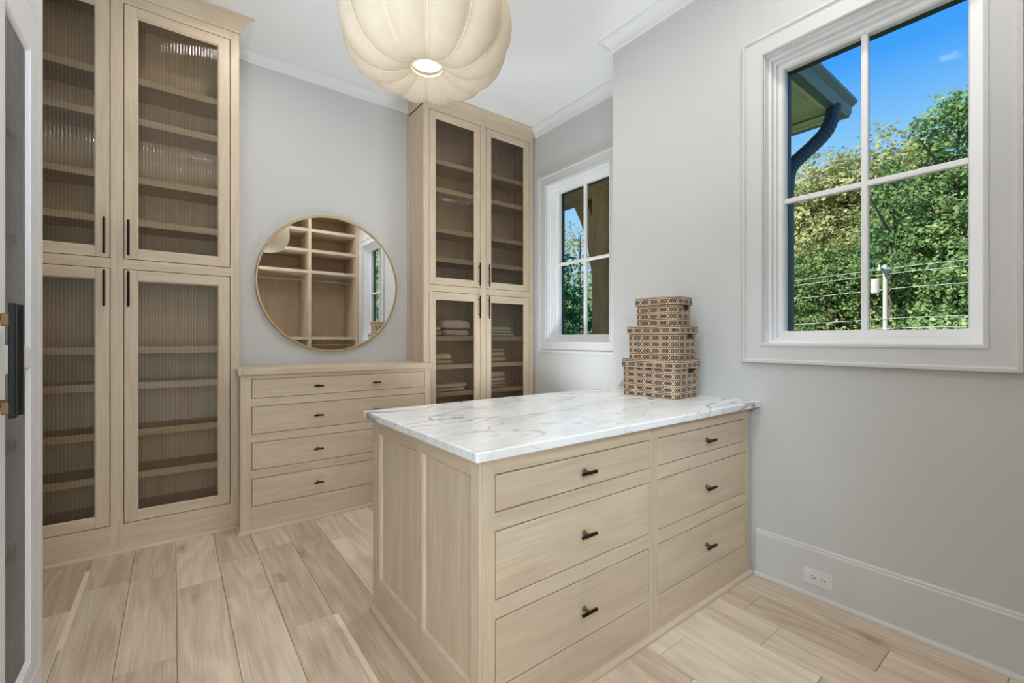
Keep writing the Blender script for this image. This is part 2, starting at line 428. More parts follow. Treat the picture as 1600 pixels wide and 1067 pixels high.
# ------------------------------------------------------------------ mesh builder
class MB:
    def __init__(self):
        self.v, self.f, self.m, self.uv = [], [], [], []
    def quad(self, pts, mat=0, uv=None):
        n = len(self.v)
        self.v += [tuple(p) for p in pts]
        self.f.append(tuple(range(n, n + len(pts)))); self.m.append(mat); self.uv.append(uv)
    def box(self, x0, y0, z0, x1, y1, z1, mat=0):
        x0, x1 = min(x0, x1), max(x0, x1); y0, y1 = min(y0, y1), max(y0, y1); z0, z1 = min(z0, z1), max(z0, z1)
        n = len(self.v)
        self.v += [(x0, y0, z0), (x1, y0, z0), (x1, y1, z0), (x0, y1, z0), (x0, y0, z1), (x1, y0, z1), (x1, y1, z1), (x0, y1, z1)]
        for q in ((0, 3, 2, 1), (4, 5, 6, 7), (0, 1, 5, 4), (1, 2, 6, 5), (2, 3, 7, 6), (3, 0, 4, 7)):
            self.f.append(tuple(n + i for i in q)); self.m.append(mat); self.uv.append(None)
        return self
    def tube(self, pts, r, n=8, mat=0, cap=True):
        pts = [Vector(p) for p in pts]
        base = len(self.v)
        rr = r if isinstance(r, (list, tuple)) else [r] * len(pts)
        up = None
        for i, p in enumerate(pts):
            a = pts[max(i - 1, 0)]; b = pts[min(i + 1, len(pts) - 1)]
            d = (b - a).normalized()
            if up is None:
                up = Vector((0, 0, 1)) if abs(d.z) < 0.9 else Vector((1, 0, 0))
            s = d.cross(up)
            if s.length < 1e-5: s = d.cross(Vector((0, 1, 0)))
            s.normalize(); t_ = s.cross(d).normalized(); up = t_
            for k in range(n):
                an = 2 * math.pi * k / n
                self.v.append(tuple(p + (s * math.cos(an) + t_ * math.sin(an)) * rr[i]))
        for i in range(len(pts) - 1):
            for k in range(n):
                k2 = (k + 1) % n
                self.f.append((base + i * n + k, base + i * n + k2, base + (i + 1) * n + k2, base + (i + 1) * n + k))
                self.m.append(mat); self.uv.append(None)
        if cap:
            self.f.append(tuple(base + k for k in range(n))[::-1]); self.m.append(mat); self.uv.append(None)
            e0 = base + (len(pts) - 1) * n
            self.f.append(tuple(e0 + k for k in range(n))); self.m.append(mat); self.uv.append(None)
        return self
    def sweep(self, path, prof, mapf, closed=False, mat=0, endcap=True):
        """profile (offset to the left of the path, height) swept with mitred corners"""
        P = [Vector(p) for p in path]
        N = len(P); base = len(self.v); K = len(prof)
        for i in range(N):
            if closed:
                d0 = (P[i] - P[i - 1]).normalized(); d1 = (P[(i + 1) % N] - P[i]).normalized()
            else:
                d1 = (P[i + 1] - P[i]).normalized() if i < N - 1 else (P[i] - P[i - 1]).normalized()
                d0 = (P[i] - P[i - 1]).normalized() if i > 0 else d1
            n0 = Vector((-d0.y, d0.x)); n1 = Vector((-d1.y, d1.x))
            b = n0 + n1
            b = b / (1 + n0.dot(n1))
            for (off, h) in prof:
                self.v.append(tuple(mapf(P[i] + b * off, h)))
        segs = N if closed else N - 1
        for i in range(segs):
            a = base + i * K; c = base + ((i + 1) % N) * K
            for k in range(K):
                k2 = (k + 1) % K
                self.f.append((a + k, a + k2, c + k2, c + k)); self.m.append(mat); self.uv.append(None)
        if not closed and endcap:
            self.f.append(tuple(base + k for k in range(K))); self.m.append(mat); self.uv.append(None)
            e0 = base + (N - 1) * K
            self.f.append(tuple(e0 + k for k in range(K))[::-1]); self.m.append(mat); self.uv.append(None)
        return self
    def lathe(self, prof, n=24, c=(0, 0, 0), mat=0, axis='z'):
        base = len(self.v); K = len(prof)
        for i in range(n):
            a = 2 * math.pi * i / n
            for (r_, h) in prof:
                p = (r_ * math.cos(a), r_ * math.sin(a), h)
                if axis == 'y': p = (p[0], p[2], p[1])
                if axis == 'x': p = (p[2], p[0], p[1])
                self.v.append((c[0] + p[0], c[1] + p[1], c[2] + p[2]))
        for i in range(n):
            j = (i + 1) % n
            for k in range(K - 1):
                self.f.append((base + i * K + k, base + j * K + k, base + j * K + k + 1, base + i * K + k + 1))
                self.m.append(mat); self.uv.append(None)
        return self
    def prism(self, poly, mapf, h0, h1, mat=0):
        n = len(poly); base = len(self.v)
        for h in (h0, h1):
            for p in poly: self.v.append(tuple(mapf(Vector(p), h)))
        self.f.append(tuple(base + i for i in range(n))[::-1]); self.f.append(tuple(base + n + i for i in range(n)))
        self.m += [mat, mat]; self.uv += [None, None]
        for i in range(n):
            j = (i + 1) % n
            self.f.append((base + i, base + j, base + n + j, base + n + i)); self.m.append(mat); self.uv.append(None)
        return self
    def build(self, name, mats, parent=None, origin=None, smooth=False, bevel=0.0, bseg=1, recalc=True):
        if not isinstance(mats, (list, tuple)): mats = [mats]
        og = Vector(origin) if origin is not None else (Vector(parent['_o']) if parent is not None and '_o' in parent else Vector((0, 0, 0)))
        me = bpy.data.meshes.new(name)
        me.from_pydata([tuple(Vector(p) - og) for p in self.v], [], self.f)
        for m_ in mats: me.materials.append(m_)
        me.polygons.foreach_set('material_index', self.m)
        if any(u is not None for u in self.uv):
            ul = me.uv_layers.new(name='UVMap')
            for p, u in zip(me.polygons, self.uv):
                if u is None: continue
                for li, w in zip(p.loop_indices, u): ul.data[li].uv = w
        if recalc:
            import bmesh
            bm = bmesh.new(); bm.from_mesh(me)
            bmesh.ops.recalc_face_normals(bm, faces=bm.faces)
            bm.to_mesh(me); bm.free()
        if smooth:
            me.polygons.foreach_set('use_smooth', [True] * len(me.polygons))
        me.update()
        o = bpy.data.objects.new(name, me)
        COL.objects.link(o)
        if parent is not None:
            o.parent = parent
            o['_o'] = tuple(og)
        else:
            o.location = og
            o['_o'] = tuple(og)
        if bevel:
            md = o.modifiers.new('edge', 'BEVEL'); md.width = bevel; md.segments = bseg; md.limit_method = 'ANGLE'; md.angle_limit = R(40)
        return o

def tag(o, label=None, cat=None, group=None, kind=None):
    if label: o['label'] = label
    if cat: o['category'] = cat
    if group: o['group'] = group
    if kind: o['kind'] = kind
    return o

def thing(name, loc, label=None, cat=None, group=None, kind=None):
    o = bpy.data.objects.new(name, None)
    o.empty_display_size = 0.1
    COL.objects.link(o)
    o.location = loc
    o['_o'] = tuple(loc)
    return tag(o, label, cat, group, kind)

XY = lambda p, h: (p[0], p[1], h)

# ------------------------------------------------------------------ setting: room shell
XR, XF = 2.482, 2.91          # near right wall, recessed far right wall
YC = 2.085                    # where the near wall ends
YB, YFR, XL = 3.77, -0.62, -0.885
WT = 3.6

def struct(name, mb, m, **k):
    o = mb.build(name, m, **k); o['kind'] = 'structure'; return o

# window openings (same unit twice): y range and z range of the jamb opening
WIN = [(0.265, 1.071, 1.225, 2.743, XR), (2.469, 3.275, 1.225, 2.743, XF)]
mb = MB()
y0, y1, z0, z1, X = WIN[0]
mb.box(X, YFR - 0.2, 0, X + 0.2, y0, WT).box(X, y0, 0, X + 0.2, y1, z0).box(X, y0, z1, X + 0.2, y1, WT).box(X, y1, 0, X + 0.2, 1.32, WT)
mb.box(X, 1.32, 0, XF + 0.2, YC, WT)
struct('wall_right', mb, WALLM)
mb = MB()
y0, y1, z0, z1, X = WIN[1]
mb.box(X, YC, 0, X + 0.2, y0, WT).box(X, y0, 0, X + 0.2, y1, z0).box(X, y0, z1, X + 0.2, y1, WT).box(X, y1, 0, X + 0.2, YB + 0.2, WT)
struct('wall_right_recess', mb, WALLM)
struct('wall_back', MB().box(XL - 0.2, YB, 0, XF, YB + 0.2, WT), WALLM)
struct('wall_left', MB().box(XL - 0.2, YFR - 0.2, 0, XL, YB, WT), WALLM)
# wall behind the camera, with a doorway
DX0, DX1, DZ = -0.52, 0.42, 2.44
struct('wall_front', MB().box(XL, YFR - 0.2, 0, DX0, YFR, WT).box(DX1, YFR - 0.2, 0, XR, YFR, WT).box(DX0, YFR - 0.2, DZ, DX1, YFR, WT), WALLM)
struct('ceiling', MB().box(XL, YFR, CEIL, XF, YB, CEIL + 0.2), CEILM)
struct('roof_shading_eave', MB().prism([(-6, 3.62), (3.1, 3.62), (-1.5, 6.6)], lambda p, h: (p[0], h, p[1]), YFR - 4, YB + 6), EXTM)  # unseen roof, added so its shade covers the porch eave

# floor and planks
fl = struct('floor', MB().box(XL, YFR, -0.06, XF, YB, -0.018), plain('subfloor', srgb(70, 54, 38), 0.9, bump=0.1))
PW = 0.19
cols = {}
joints = {-3: [0.35, 1.75, 2.858], -2: [1.1, 3.03], -1: [0.6, 2.2, 2.998], 0: [0.2, 1.3, 2.781], 1: [0.9, 2.535, 2.958], 2: [0.5, 2.108, 3.0],
          3: [1.2, 2.94], 4: [0.3, 1.6, 2.883], 5: [0.8, 2.3], 6: [0.1, 1.5, 2.9], 7: [0.9, 2.5], 8: [0.25, 1.05, 2.2], 9: [0.62, 2.0],
          10: [0.835, 2.6], 11: [0.508, 0.993, 2.3], 12: [0.2, 1.4, 2.7]}
lath_cols = {-2: -0.375, 3: 0.576}
k0 = int(math.floor((XL - 0.01) / PW)); k1 = int(math.ceil((XF - 0.01) / PW))
for k in range(k0, k1):
    xa, xb = max(0.01 + PW * k, XL), min(0.01 + PW * (k + 1), XF)
    if xb - xa < 0.01: continue
    js = joints.get(k, [0.4 + 0.37 * (k % 3), 2.0 + 0.41 * (k % 2)])
    ys = [YFR] + sorted(js) + [YB]
    for a, b in zip(ys[:-1], ys[1:]):
        g = 0.0008
        q = MB().box(xa + g, a + g, -0.018, xb - g, b - g, rng.uniform(-0.0006, 0.0))
        p = q.build('plank', FLOORM, fl, origin=((xa + xb) / 2, (a + b) / 2, 0), bevel=0.0012)
        p.location = Vector(((xa + xb) / 2, (a + b) / 2, 0)) - fl.location
# two sapwood streaks along plank edges
for (xs, ya, yb, w) in ((-0.368, 2.52, 3.29, 0.022), (0.586, 1.2, 2.095, 0.020)):
    q = MB().box(xs - w / 2, ya, 0.0001, xs + w / 2, yb, 0.0006)
    s_ = q.build('plank_sapwood_edge', LATHM, fl, origin=(xs, ya, 0)); s_.location = (xs, ya, 0)

# crown moulding on the walls (left of path = into the room)
def cove(n, w, h, y=0.0):
    pts = [(0.0, -h), (0.010, -h), (0.014, -h + 0.010)]
    for i in range(n + 1):
        a = math.pi / 2 * i / n
        # concave quarter curve from wall to ceiling
        pts.append((0.014 + (w - 0.026) * (1 - math.cos(a)), -h + 0.010 + (h - 0.024) * math.sin(a)))
    pts += [(w, -0.012), (w, 0.0), (0.0, 0.0)]
    return pts
cw = cove(6, 0.078, 0.085)
crownp = [(o_, CEIL + h_) for o_, h_ in cw]
struct('trim_1', MB().sweep([(XR, YFR), (XR, YC), (XF, YC), (XF, 3.44)], crownp, XY), CROWNM)
struct('trim_2', MB().sweep([(1.68, YB), (0.345, YB)], crownp, XY), CROWNM)
struct('trim_3', MB().sweep([(XL, 1.16), (XL, YFR), (0.94, YFR)], crownp, XY), CROWNM)

# baseboards
bbp = [(0, 0), (0.015, 0), (0.015, 0.222), (0.011, 0.228), (0.011, 0.236), (0.006, 0.242), (0, 0.242)]
shp = [(0.015, 0), (0.030, 0), (0.030, 0.008), (0.026, 0.016), (0.020, 0.020), (0.015, 0.020)]
def baseboard(name, path):
    o = struct(name, MB().sweep(path, bbp, XY).sweep(path, shp, XY), CASM)
    return o
baseboard('baseboard_right', [(XR, 0.06), (XR, 1.108)])
baseboard('baseboard_right_recess', [(XR, 2.05), (XR, YC), (XF, YC), (XF, 3.43)])
baseboard('baseboard_left', [(XL, 1.16), (XL, YFR), (DX0 - 0.09, YFR)])

# windows
def window(idx, nm):
    y0, y1, z0, z1, X = WIN[idx]
    w = thing(nm, (X, (y0 + y1) / 2, z0), kind='structure')
    rect = [(y0, z0), (y1, z0), (y1, z1), (y0, z1)]
    mp = lambda p, h: (X - h, p[0], p[1])
    # casing: picture frame with a proud outer bead
    cas = [(0.004, 0), (0.004, 0.014), (-0.002, 0.020), (-0.012, 0.020), (-0.014, 0.016), (-0.080, 0.016), (-0.083, 0.020), (-0.086, 0.026), (-0.098, 0.026), (-0.101, 0.022), (-0.101, 0)]
    MB().sweep(rect, cas, mp, True).build('casing', CASM, w)
    jam = [(-0.01, 0), (0.006, 0), (0.006, -0.045), (0.020, -0.045), (0.020, -0.075), (0.032, -0.075), (0.032, -0.19), (-0.01, -0.19)]
    MB().sweep(rect, jam, mp, True).build('jamb', TRIMM, w)
    sash = [(0.030, -0.100), (0.052, -0.100), (0.058, -0.112), (0.058, -0.150), (0.030, -0.150)]
    MB().sweep(rect, sash, mp, True).build('sash', TRIMM, w)
    ext = [(0.02, -0.152), (0.061, -0.152), (0.061, -0.188), (0.02, -0.188)]
    MB().sweep(rect, ext, mp, True).build('exterior_frame', DARKM, w)
    ya, yb, za, zb = y0 + 0.058, y1 - 0.058, z0 + 0.066, z1 - 0.058
    MB().box(X + 0.0975, y0 + 0.034, z0 + 0.034, X + 0.1485, y1 - 0.034, z0 + 0.066).build('sash_bottom_rail', TRIMM, w)
    ym, zm = (ya + yb) / 2, 1.981
    mw = 0.0135
    for nm_, bx in (('muntin', (X + 0.108, ym - mw, za, X + 0.14, ym + mw, zb)), ('muntin', (X + 0.1092, ya, zm - mw, X + 0.1385, yb, zm + mw))):
        MB().box(*bx).build(nm_, TRIMM, w, bevel=0.004)
    for (a, b) in ((ya, ym - mw), (ym + mw, yb)):
        for (c_, d_) in ((za, zm - mw), (zm + mw, zb)):
            MB().box(X + 0.126, a, c_, X + 0.130, b, d_).build('pane', WGLASS, w)
    return w
window(0, 'window_1')
window(1, 'window_2')

# doorway opened and an unseen hall added to carry the fill lamp
dr = thing('door_1', (0, YFR, 0), kind='structure')
MB().sweep([(DX0, 0), (DX0, DZ), (DX1, DZ), (DX1, 0)], [(0, -0.2), (0, 0.018), (0.085, 0.018), (0.085, 0), (0.02, 0), (0.02, -0.2)], lambda p, h: (p[0], YFR + h, p[1])).build('door_casing', CASM, dr)
HB = -2.4
struct('wall_added_hall', MB().box(-2.2, HB - 0.1, 0, 2.2, HB, 2.8).box(-2.3, HB - 0.1, 0, -2.2, YFR - 0.2, 2.8).box(2.2, HB - 0.1, 0, 2.3, YFR - 0.2, 2.8).box(-2.3, HB - 0.1, 2.8, 2.3, YFR - 0.2, 2.9)
       .box(-2.3, YFR - 0.25, 0, XL - 0.2, YFR - 0.2, 2.8), WALLM)
struct('floor_added_hall', MB().box(-2.3, HB - 0.1, -0.06, 2.3, YFR, -0.0185), FLOORM)

# ------------------------------------------------------------------ joinery helpers
def fluted_pane(parent, x0, x1, z0, z1, y, axis='y', pitch=0.016, depth=0.0022, sgn=-1, mat=None):
    """reeded glass: half-round ridges on the room side; axis = normal of the pane"""
    n = max(4, int(round((x1 - x0) / pitch))); seg = 6
    fr = []
    for i in range(n):
        for s_ in range(seg):
            t_ = (i + s_ / seg) / n
            fr.append((x0 + (x1 - x0) * t_, depth * math.sin(math.pi * s_ / seg), i + s_ / seg))
    fr.append((x1, 0.0, n))
    mb = MB()
    def P(a, d, z): return (a, y + sgn * d, z) if axis == 'y' else (y - sgn * d, a, z)
    b0 = len(mb.v)
    for (a, d, _u) in fr:
        mb.v.append(P(a, d + 0.002, z0)); mb.v.append(P(a, d + 0.002, z1))
    for i in range(len(fr) - 1):
        k = b0 + 2 * i
        ua, ub = fr[i][2], fr[i + 1][2]
        mb.f.append((k, k + 2, k + 3, k + 1)); mb.m.append(0); mb.uv.append([(ua, 0), (ub, 0), (ub, 1), (ua, 1)])
    o = mb.build('fluted_pane', mat or FLUTED, parent, smooth=True, recalc=False)
    return o

def bar_pull_v(parent, x, y, za, zb, sgn=-1, name='handle'):
    mb = MB()
    yo = y + sgn * 0.030
    mb.tube([(x, yo, za), (x, yo, zb)], 0.0062, 8, 0)
    for z in (za + 0.035, zb - 0.035):
        mb.tube([(x, y, z), (x, yo, z)], 0.0048, 8, 1)
    return mb.build(name, [BLACKM, BRASSM], parent)

def knob_t(parent, x, y, z, half=0.036):
    mb = MB()
    yo = y - 0.030
    mb.tube([(x - half, yo, z), (x + half, yo, z)], 0.0062, 10, 0)
    mb.tube([(x, y + 0.001, z), (x, y - 0.004, z), (x, y - 0.008, z), (x, yo, z)], [0.010, 0.010, 0.006, 0.006], 10, 1)
    return mb.build('pull', [BLACKM, BRASSM], parent, smooth=False)

GAP = 0.0035
def glass_door(cab, x0, x1, z0, z1, y, gx, gz, hx, hz):
    """inset frame door with a reeded pane; gx, gz = daylight opening"""
    d = MB()
    a, b, c, e_ = x0 + GAP, x1 - GAP, z0 + GAP, z1 - GAP
    d.box(a, y, c, gx[0], y + 0.022, e_, 0).box(gx[1], y, c, b, y + 0.022, e_, 0)
    d.box(gx[0], y, c, gx[1], y + 0.022, gz[0], 1).box(gx[0], y, gz[1], gx[1], y + 0.022, e_, 1)
    o = d.build('door', OAKSET, cab, bevel=0.0015)
    # small glazing bead
    MB().sweep([(gx[0], gz[0]), (gx[1], gz[0]), (gx[1], gz[1]), (gx[0], gz[1])], [(-0.001, 0.004), (0.006, 0.009), (0.006, 0.018), (-0.001, 0.018)],
               lambda p, h: (p[0], y + h, p[1]), True, 0).build('glazing_bead', OAKSET, o)
    fluted_pane(o, gx[0] + 0.004, gx[1] - 0.004, gz[0] + 0.004, gz[1] - 0.004, y + 0.014)
    bar_pull_v(o, hx, y, hz[0], hz[1])
    return o

def tall_cabinet(name, label, group, x0, x1, doors, yfront, shelves_up, shelves_low, crown_path, side_panel_x=None):
    c = thing(name, ((x0 + x1) / 2, yfront, 0), label, 'cabinet', group)
    yb = YB - 0.004
    zt = 3.275
    # face frame
    f = MB()
    xs = [x0] + [v for d in doors for v in d] + [x1]
    for i in range(0, len(xs), 2):
        f.box(xs[i], yfront, 0.0, xs[i + 1], yfront + 0.02, zt, 0)
    for d in doors:
        f.box(d[0], yfront, 0, d[1], yfront + 0.02, 0.168, 1)
        f.box(d[0], yfront, 1.660, d[1], yfront + 0.02, 1.717, 1)
        f.box(d[0], yfront, 3.217, d[1], yfront + 0.02, zt, 1)
    f.build('face_frame', OAKSET, c, bevel=0.001)
    # carcass
    k = MB()
    k.box(x0, yfront + 0.02, 0, x0 + 0.02, yb, zt, 0).box(x1 - 0.02, yfront + 0.02, 0, x1, yb, zt, 0)
    xm = (doors[0][1] + doors[1][0]) / 2
    k.box(xm - 0.01, yfront + 0.02, 0.2, xm + 0.01, yb, zt, 0)
    k.box(x0, yfront + 0.02, zt - 0.03, x1, yb, zt, 2)
    k.box(x0 + 0.02, yfront + 0.02, 0.19, x1 - 0.02, yb, 0.215, 2)
    k.build('carcass', OAKSET, c)
    MB().box(x0 + 0.02, yb - 0.015, 0.2, x1 - 0.02, yb, zt - 0.03, 0).build('back_panel', OAKSET, c)
    for (sa, sb) in ((x0 + 0.021, xm - 0.011), (xm + 0.011, x1 - 0.021)):
        MB().box(sa, yfront + 0.024, 1.665, sb, yb - 0.016, 1.705, 1).build('shelf', OAKSET, c)
        for z in shelves_up + shelves_low:
            MB().box(sa, yfront + 0.042, z - 0.042, sb, yb - 0.016, z, 1).build('shelf', OAKSET, c, bevel=0.0015)
    # doors
    for i, d in enumerate(doors):
        gx = (d[0] + 0.061, d[1] - 0.063)
        hx = d[1] - 0.0255 if i == 0 else d[0] + 0.0235
        glass_door(c, d[0], d[1], 1.717, 3.217, yfront, gx, (1.779, 3.156), hx, (1.738, 1.945))
        glass_door(c, d[0], d[1], 0.168, 1.660, yfront, gx, (0.230, 1.597), hx, (1.438, 1.645))
    return c

UP = [2.823, 2.579, 2.226, 1.970]
YFC = 3.45
# left cabinet
LC = tall_cabinet('tall_display_cabinet', 'tall pale oak cabinet with empty shelves behind fluted glass, left of the round mirror', 'tall oak cabinets with fluted glass doors',
                  -0.884, 0.345, [(-0.823, -0.292), (-0.235, 0.296)], YFC, UP, [1.204, 0.990, 0.708, 0.452], None)
ck = cove(6, 0.080, 0.088)
ckp = [(o_, CEIL - 0.001 + h_) for o_, h_ in ck]
q = MB()
for (o_, h_), (o2, h2) in zip(ckp, ckp[1:] + ckp[:1]):
    q.quad([(0.345 + o_, YFC - o_, h_), (0.345 + o2, YFC - o2, h2), (-0.884, YFC - o2, h2), (-0.884, YFC - o_, h_)], 1)
q.build('crown_moulding', OAKSET, LC, recalc=False)
MB().box(-0.884, YFC, 3.272, 0.345, YB - 0.004, CEIL - 0.001, 1).build('top_filler', OAKSET, LC)
# painted crown return along the side of the cabinet, mitred to the oak crown
q = MB()
sidep = [(0.345, YFC), (0.345, 3.692)]
for (o_, h_), (o2, h2) in zip(ckp[:-1], ckp[1:]):
    q.quad([(0.345 + o_, YFC - o_, h_), (0.345 + o2, YFC - o2, h2), (0.345 + o2, YB - 0.006, h2), (0.345 + o_, YB - 0.006, h_)])
q.build('crown_return', CROWNM, LC, recalc=False)
MB().sweep([(0.345 + 0.0, YFC), (-0.884, YFC)], [(0, 0), (0.014, 0), (0.014, 0.010), (0.009, 0.018), (0, 0.020)], XY, mat=1).build('shoe_moulding', OAKSET, LC)

# right cabinet
RC = tall_cabinet('tall_display_cabinet', 'tall pale oak cabinet holding folded knitwear behind fluted glass, beside the small window', 'tall oak cabinets with fluted glass doors',
                  1.68, 2.889, [(1.733, 2.257), (2.313, 2.836)], YFC, UP, [1.276, 1.026, 0.780, 0.500], None)
MB().sweep([(2.889, YFC), (1.68, YFC), (1.68, YB - 0.006)], [(o_ * 0.45 if o_ > 0 else -0.003, h_) for o_, h_ in ckp], XY, mat=1).build('crown_moulding', OAKSET, RC)
MB().box(1.68, YFC, 3.272, 2.889, YB - 0.004, CEIL - 0.001, 1).build('top_filler', OAKSET, RC)
MB().box(1.672, YB - 0.04, 1.06, 1.681, YB - 0.004, 3.27, 0).build('scribe_strip', OAKSET, RC)

MB().box(1.6752, YFC - 0.0005, 3.254, 1.681, YB - 0.006, 3.2725, 0).build('crown_bed_strip', OAKSET, RC)

# dresser below the mirror
DRX0, DRX1, DRY = 0.336, 1.667, 3.30
dres = thing('dresser', ((DRX0 + DRX1) / 2, DRY, 0), 'pale oak four-drawer dresser built in below the round mirror', 'dresser')
rows = [(0.989, 0.864), (0.813, 0.632), (0.579, 0.401), (0.346, 0.166)]
f = MB()
f.box(DRX0, DRY, 0, 0.399, DRY + 0.02, 1.014, 0).box(1.618, DRY, 0, DRX1, DRY + 0.02, 1.014, 0)
edges = [1.014] + [z for r_ in rows for z in r_] + [0.0]
for i in range(0, len(edges), 2):
    f.box(0.399, DRY, edges[i + 1], 1.618, DRY + 0.02, edges[i], 1)
f.build('face_frame', OAKSET, dres, bevel=0.001)
MB().box(DRX0, DRY + 0.024, 0, DRX1, YB - 0.004, 1.014, 0).build('carcass', OAKSET, dres)
MB().box(0.346, DRY - 0.014, 1.015, 1.678, YB - 0.004, 1.056, 1).box(0.322, DRY - 0.014, 1.015, 0.346, 3.448, 1.056, 1).box(1.678, DRY - 0.014, 1.015, 1.694, 3.448, 1.056, 1).build('top', OAKSET, dres, bevel=0.004, bseg=2)
for i, (zt, zb) in enumerate(rows):
    d = MB().box(0.399 + GAP, DRY, zb + GAP, 1.618 - GAP, DRY + 0.021, zt - GAP, 1).build('drawer', OAKSET, dres, bevel=0.001)
    for x in (0.802, 1.213):
        knob_t(d, x, DRY, (zt + zb) / 2 - 0.002, 0.031)
MB().sweep([(1.667, DRY), (DRX0, DRY), (DRX0, YFC - 0.015)][::1], [(0, 0), (0.014, 0), (0.014, 0.010), (0.009, 0.018), (0, 0.020)], XY, mat=1).build('shoe_moulding', OAKSET, dres)

# ------------------------------------------------------------------ island
IX0, IX1, IY0, IY1, IZ = 0.735, 2.456, 1.125, 2.034, 0.889
isl = thing('island_cabinet', ((IX0 + IX1) / 2, (IY0 + IY1) / 2, 0), 'pale oak six-drawer island cabinet under the white marble top', 'cabinet')
colsx = [(0.789, 1.571), (1.625, 2.398)]
irows = [(0.832, 0.713), (0.657, 0.442), (0.385, 0.167)]
f = MB()
for a, b in ((0.741, 0.789), (1.571, 1.625), (2.398, 2.440)):
    f.box(a, IY0, 0, b, IY0 + 0.02, IZ, 0)
edges = [IZ] + [z for r_ in irows for z in r_] + [0.0]
for (a, b) in colsx:
    for i in range(0, len(edges), 2):
        f.box(a, IY0, edges[i + 1], b, IY0 + 0.02, edges[i], 1)
f.build('face_frame', OAKSET, isl, bevel=0.001)
MB().box(2.442, IY0 + 0.010, 0, XR - 0.018, IY0 + 0.03, IZ, 0).build('wall_filler', OAKSET, isl)
MB().box(IX0 + 0.03, IY0 + 0.024, 0, IX1, IY1, IZ, 0).build('carcass', OAKSET, isl)
for (a, b) in colsx:
    for (zt, zb) in irows:
        d = MB().box(a + GAP, IY0, zb + GAP, b - GAP, IY0 + 0.021, zt - GAP, 1).build('drawer', OAKSET, isl, bevel=0.001)
        knob_t(d, (a + b) / 2, IY0, (zt + zb) / 2 + 0.0, 0.036)
# end panel: stiles, rails, two recessed panels
PY = [(1.182, 1.524), (1.562, 1.956)]
f = MB()
for a, b in ((IY0 + 0.006, PY[0][0]), (PY[0][1], PY[1][0]), (PY[1][1], IY1)):
    f.box(IX0, a, 0, IX0 + 0.02, b, IZ, 0)
for (a, b) in PY:
    f.box(IX0, a, 0, IX0 + 0.02, b, 0.160, 2).box(IX0, a, 0.826, IX0 + 0.02, b, IZ, 2)
f.build('end_frame', OAKSET, isl, bevel=0.001)
for (a, b) in PY:
    MB().box(IX0 + 0.013, a - 0.004, 0.155, IX0 + 0.029, b + 0.004, 0.83, 0).build('end_panel', OAKSET, isl)
    MB().sweep([(a, 0.160), (b, 0.160), (b, 0.826), (a, 0.826)], [(0, -0.004), (0.004, -0.004), (0.011, -0.013), (0, -0.013)],
               lambda p, h: (IX0 - h, p[0], p[1]), True, 0).build('panel_moulding', OAKSET, isl)
MB().sweep([(IX0, IY1), (IX0, IY0), (2.452, IY0)][::-1], [(0, 0), (0.016, 0), (0.016, 0.012), (0.010, 0.020), (0, 0.022)], lambda p, h: (p[0], p[1], h), mat=1).build('shoe_moulding', OAKSET, isl)

ct = MB().box(0.695, 1.083, 0.8895, XR - 0.002, 2.040, 0.920).build('countertop', MARBLE, origin=(1.59, 1.56, 0.8895), bevel=0.005, bseg=3)
tag(ct, 'white marble slab with grey veins lying on the oak island', 'countertop')

# ------------------------------------------------------------------ white cabinet at the left edge
XW = -0.371
wc = thing('white_cabinet', (-0.63, 1.80, 0), 'tall white painted cabinet with fluted glass doors and long black handles', 'cabinet')
WY0, WYM, WY1, WZT = 1.167, 1.717, 2.268, 2.62
f = MB()
f.box(XW - 0.02, WY0, 0, XW, WY0 + 0.055, WZT).box(XW - 0.02, 2.212, 0, XW, WY1, WZT)
f.box(XW - 0.02, WY0 + 0.055, 0, XW, 2.212, 0.13).box(XW - 0.02, WY0 + 0.055, 2.334, XW, 2.212, WZT)
f.build('face_frame', WHITEM, wc, bevel=0.0015)
k = MB()
k.box(XL + 0.002, WY0, 0, XW - 0.02, WY0 + 0.02, WZT).box(XL + 0.002, WY1 - 0.02, 0, XW - 0.02, WY1, WZT)
k.box(XL + 0.002, WY0 + 0.02, WZT - 0.02, XW - 0.02, WY1 - 0.02, WZT).box(XL + 0.002, WY0 + 0.02, 0.1, XW - 0.02, WY1 - 0.02, 0.125)
k.build('carcass', WHITEM, wc)
MB().box(XL + 0.004, WY0 + 0.02, 0.125, XL + 0.018, WY1 - 0.02, WZT - 0.02).build('back_panel', WHITEM, wc)
for z in (0.55, 0.90, 1.25, 1.60, 1.94):
    MB().box(XL + 0.018, WY0 + 0.021, z - 0.03, XW - 0.06, WY1 - 0.021, z).build('shelf', WHITEM, wc)
MB().box(XW - 0.045, WY0 + 0.021, 0.2, XW - 0.030, WY0 + 0.028, 2.5).build('fill_strip', TRIMM, wc)  # unseen strip added to go with the cabinet fill
ls_ = lamp('cabinet_fill', 'AREA', (XW - 0.042, WY0 + 0.036, 1.35), 2.4, (1.0, 0.94, 0.84), shape='RECTANGLE', size=0.012, size_y=2.2)  # added fill lamp, brightens the glass from inside
ls_.rotation_euler = (R(90), 0, R(14))
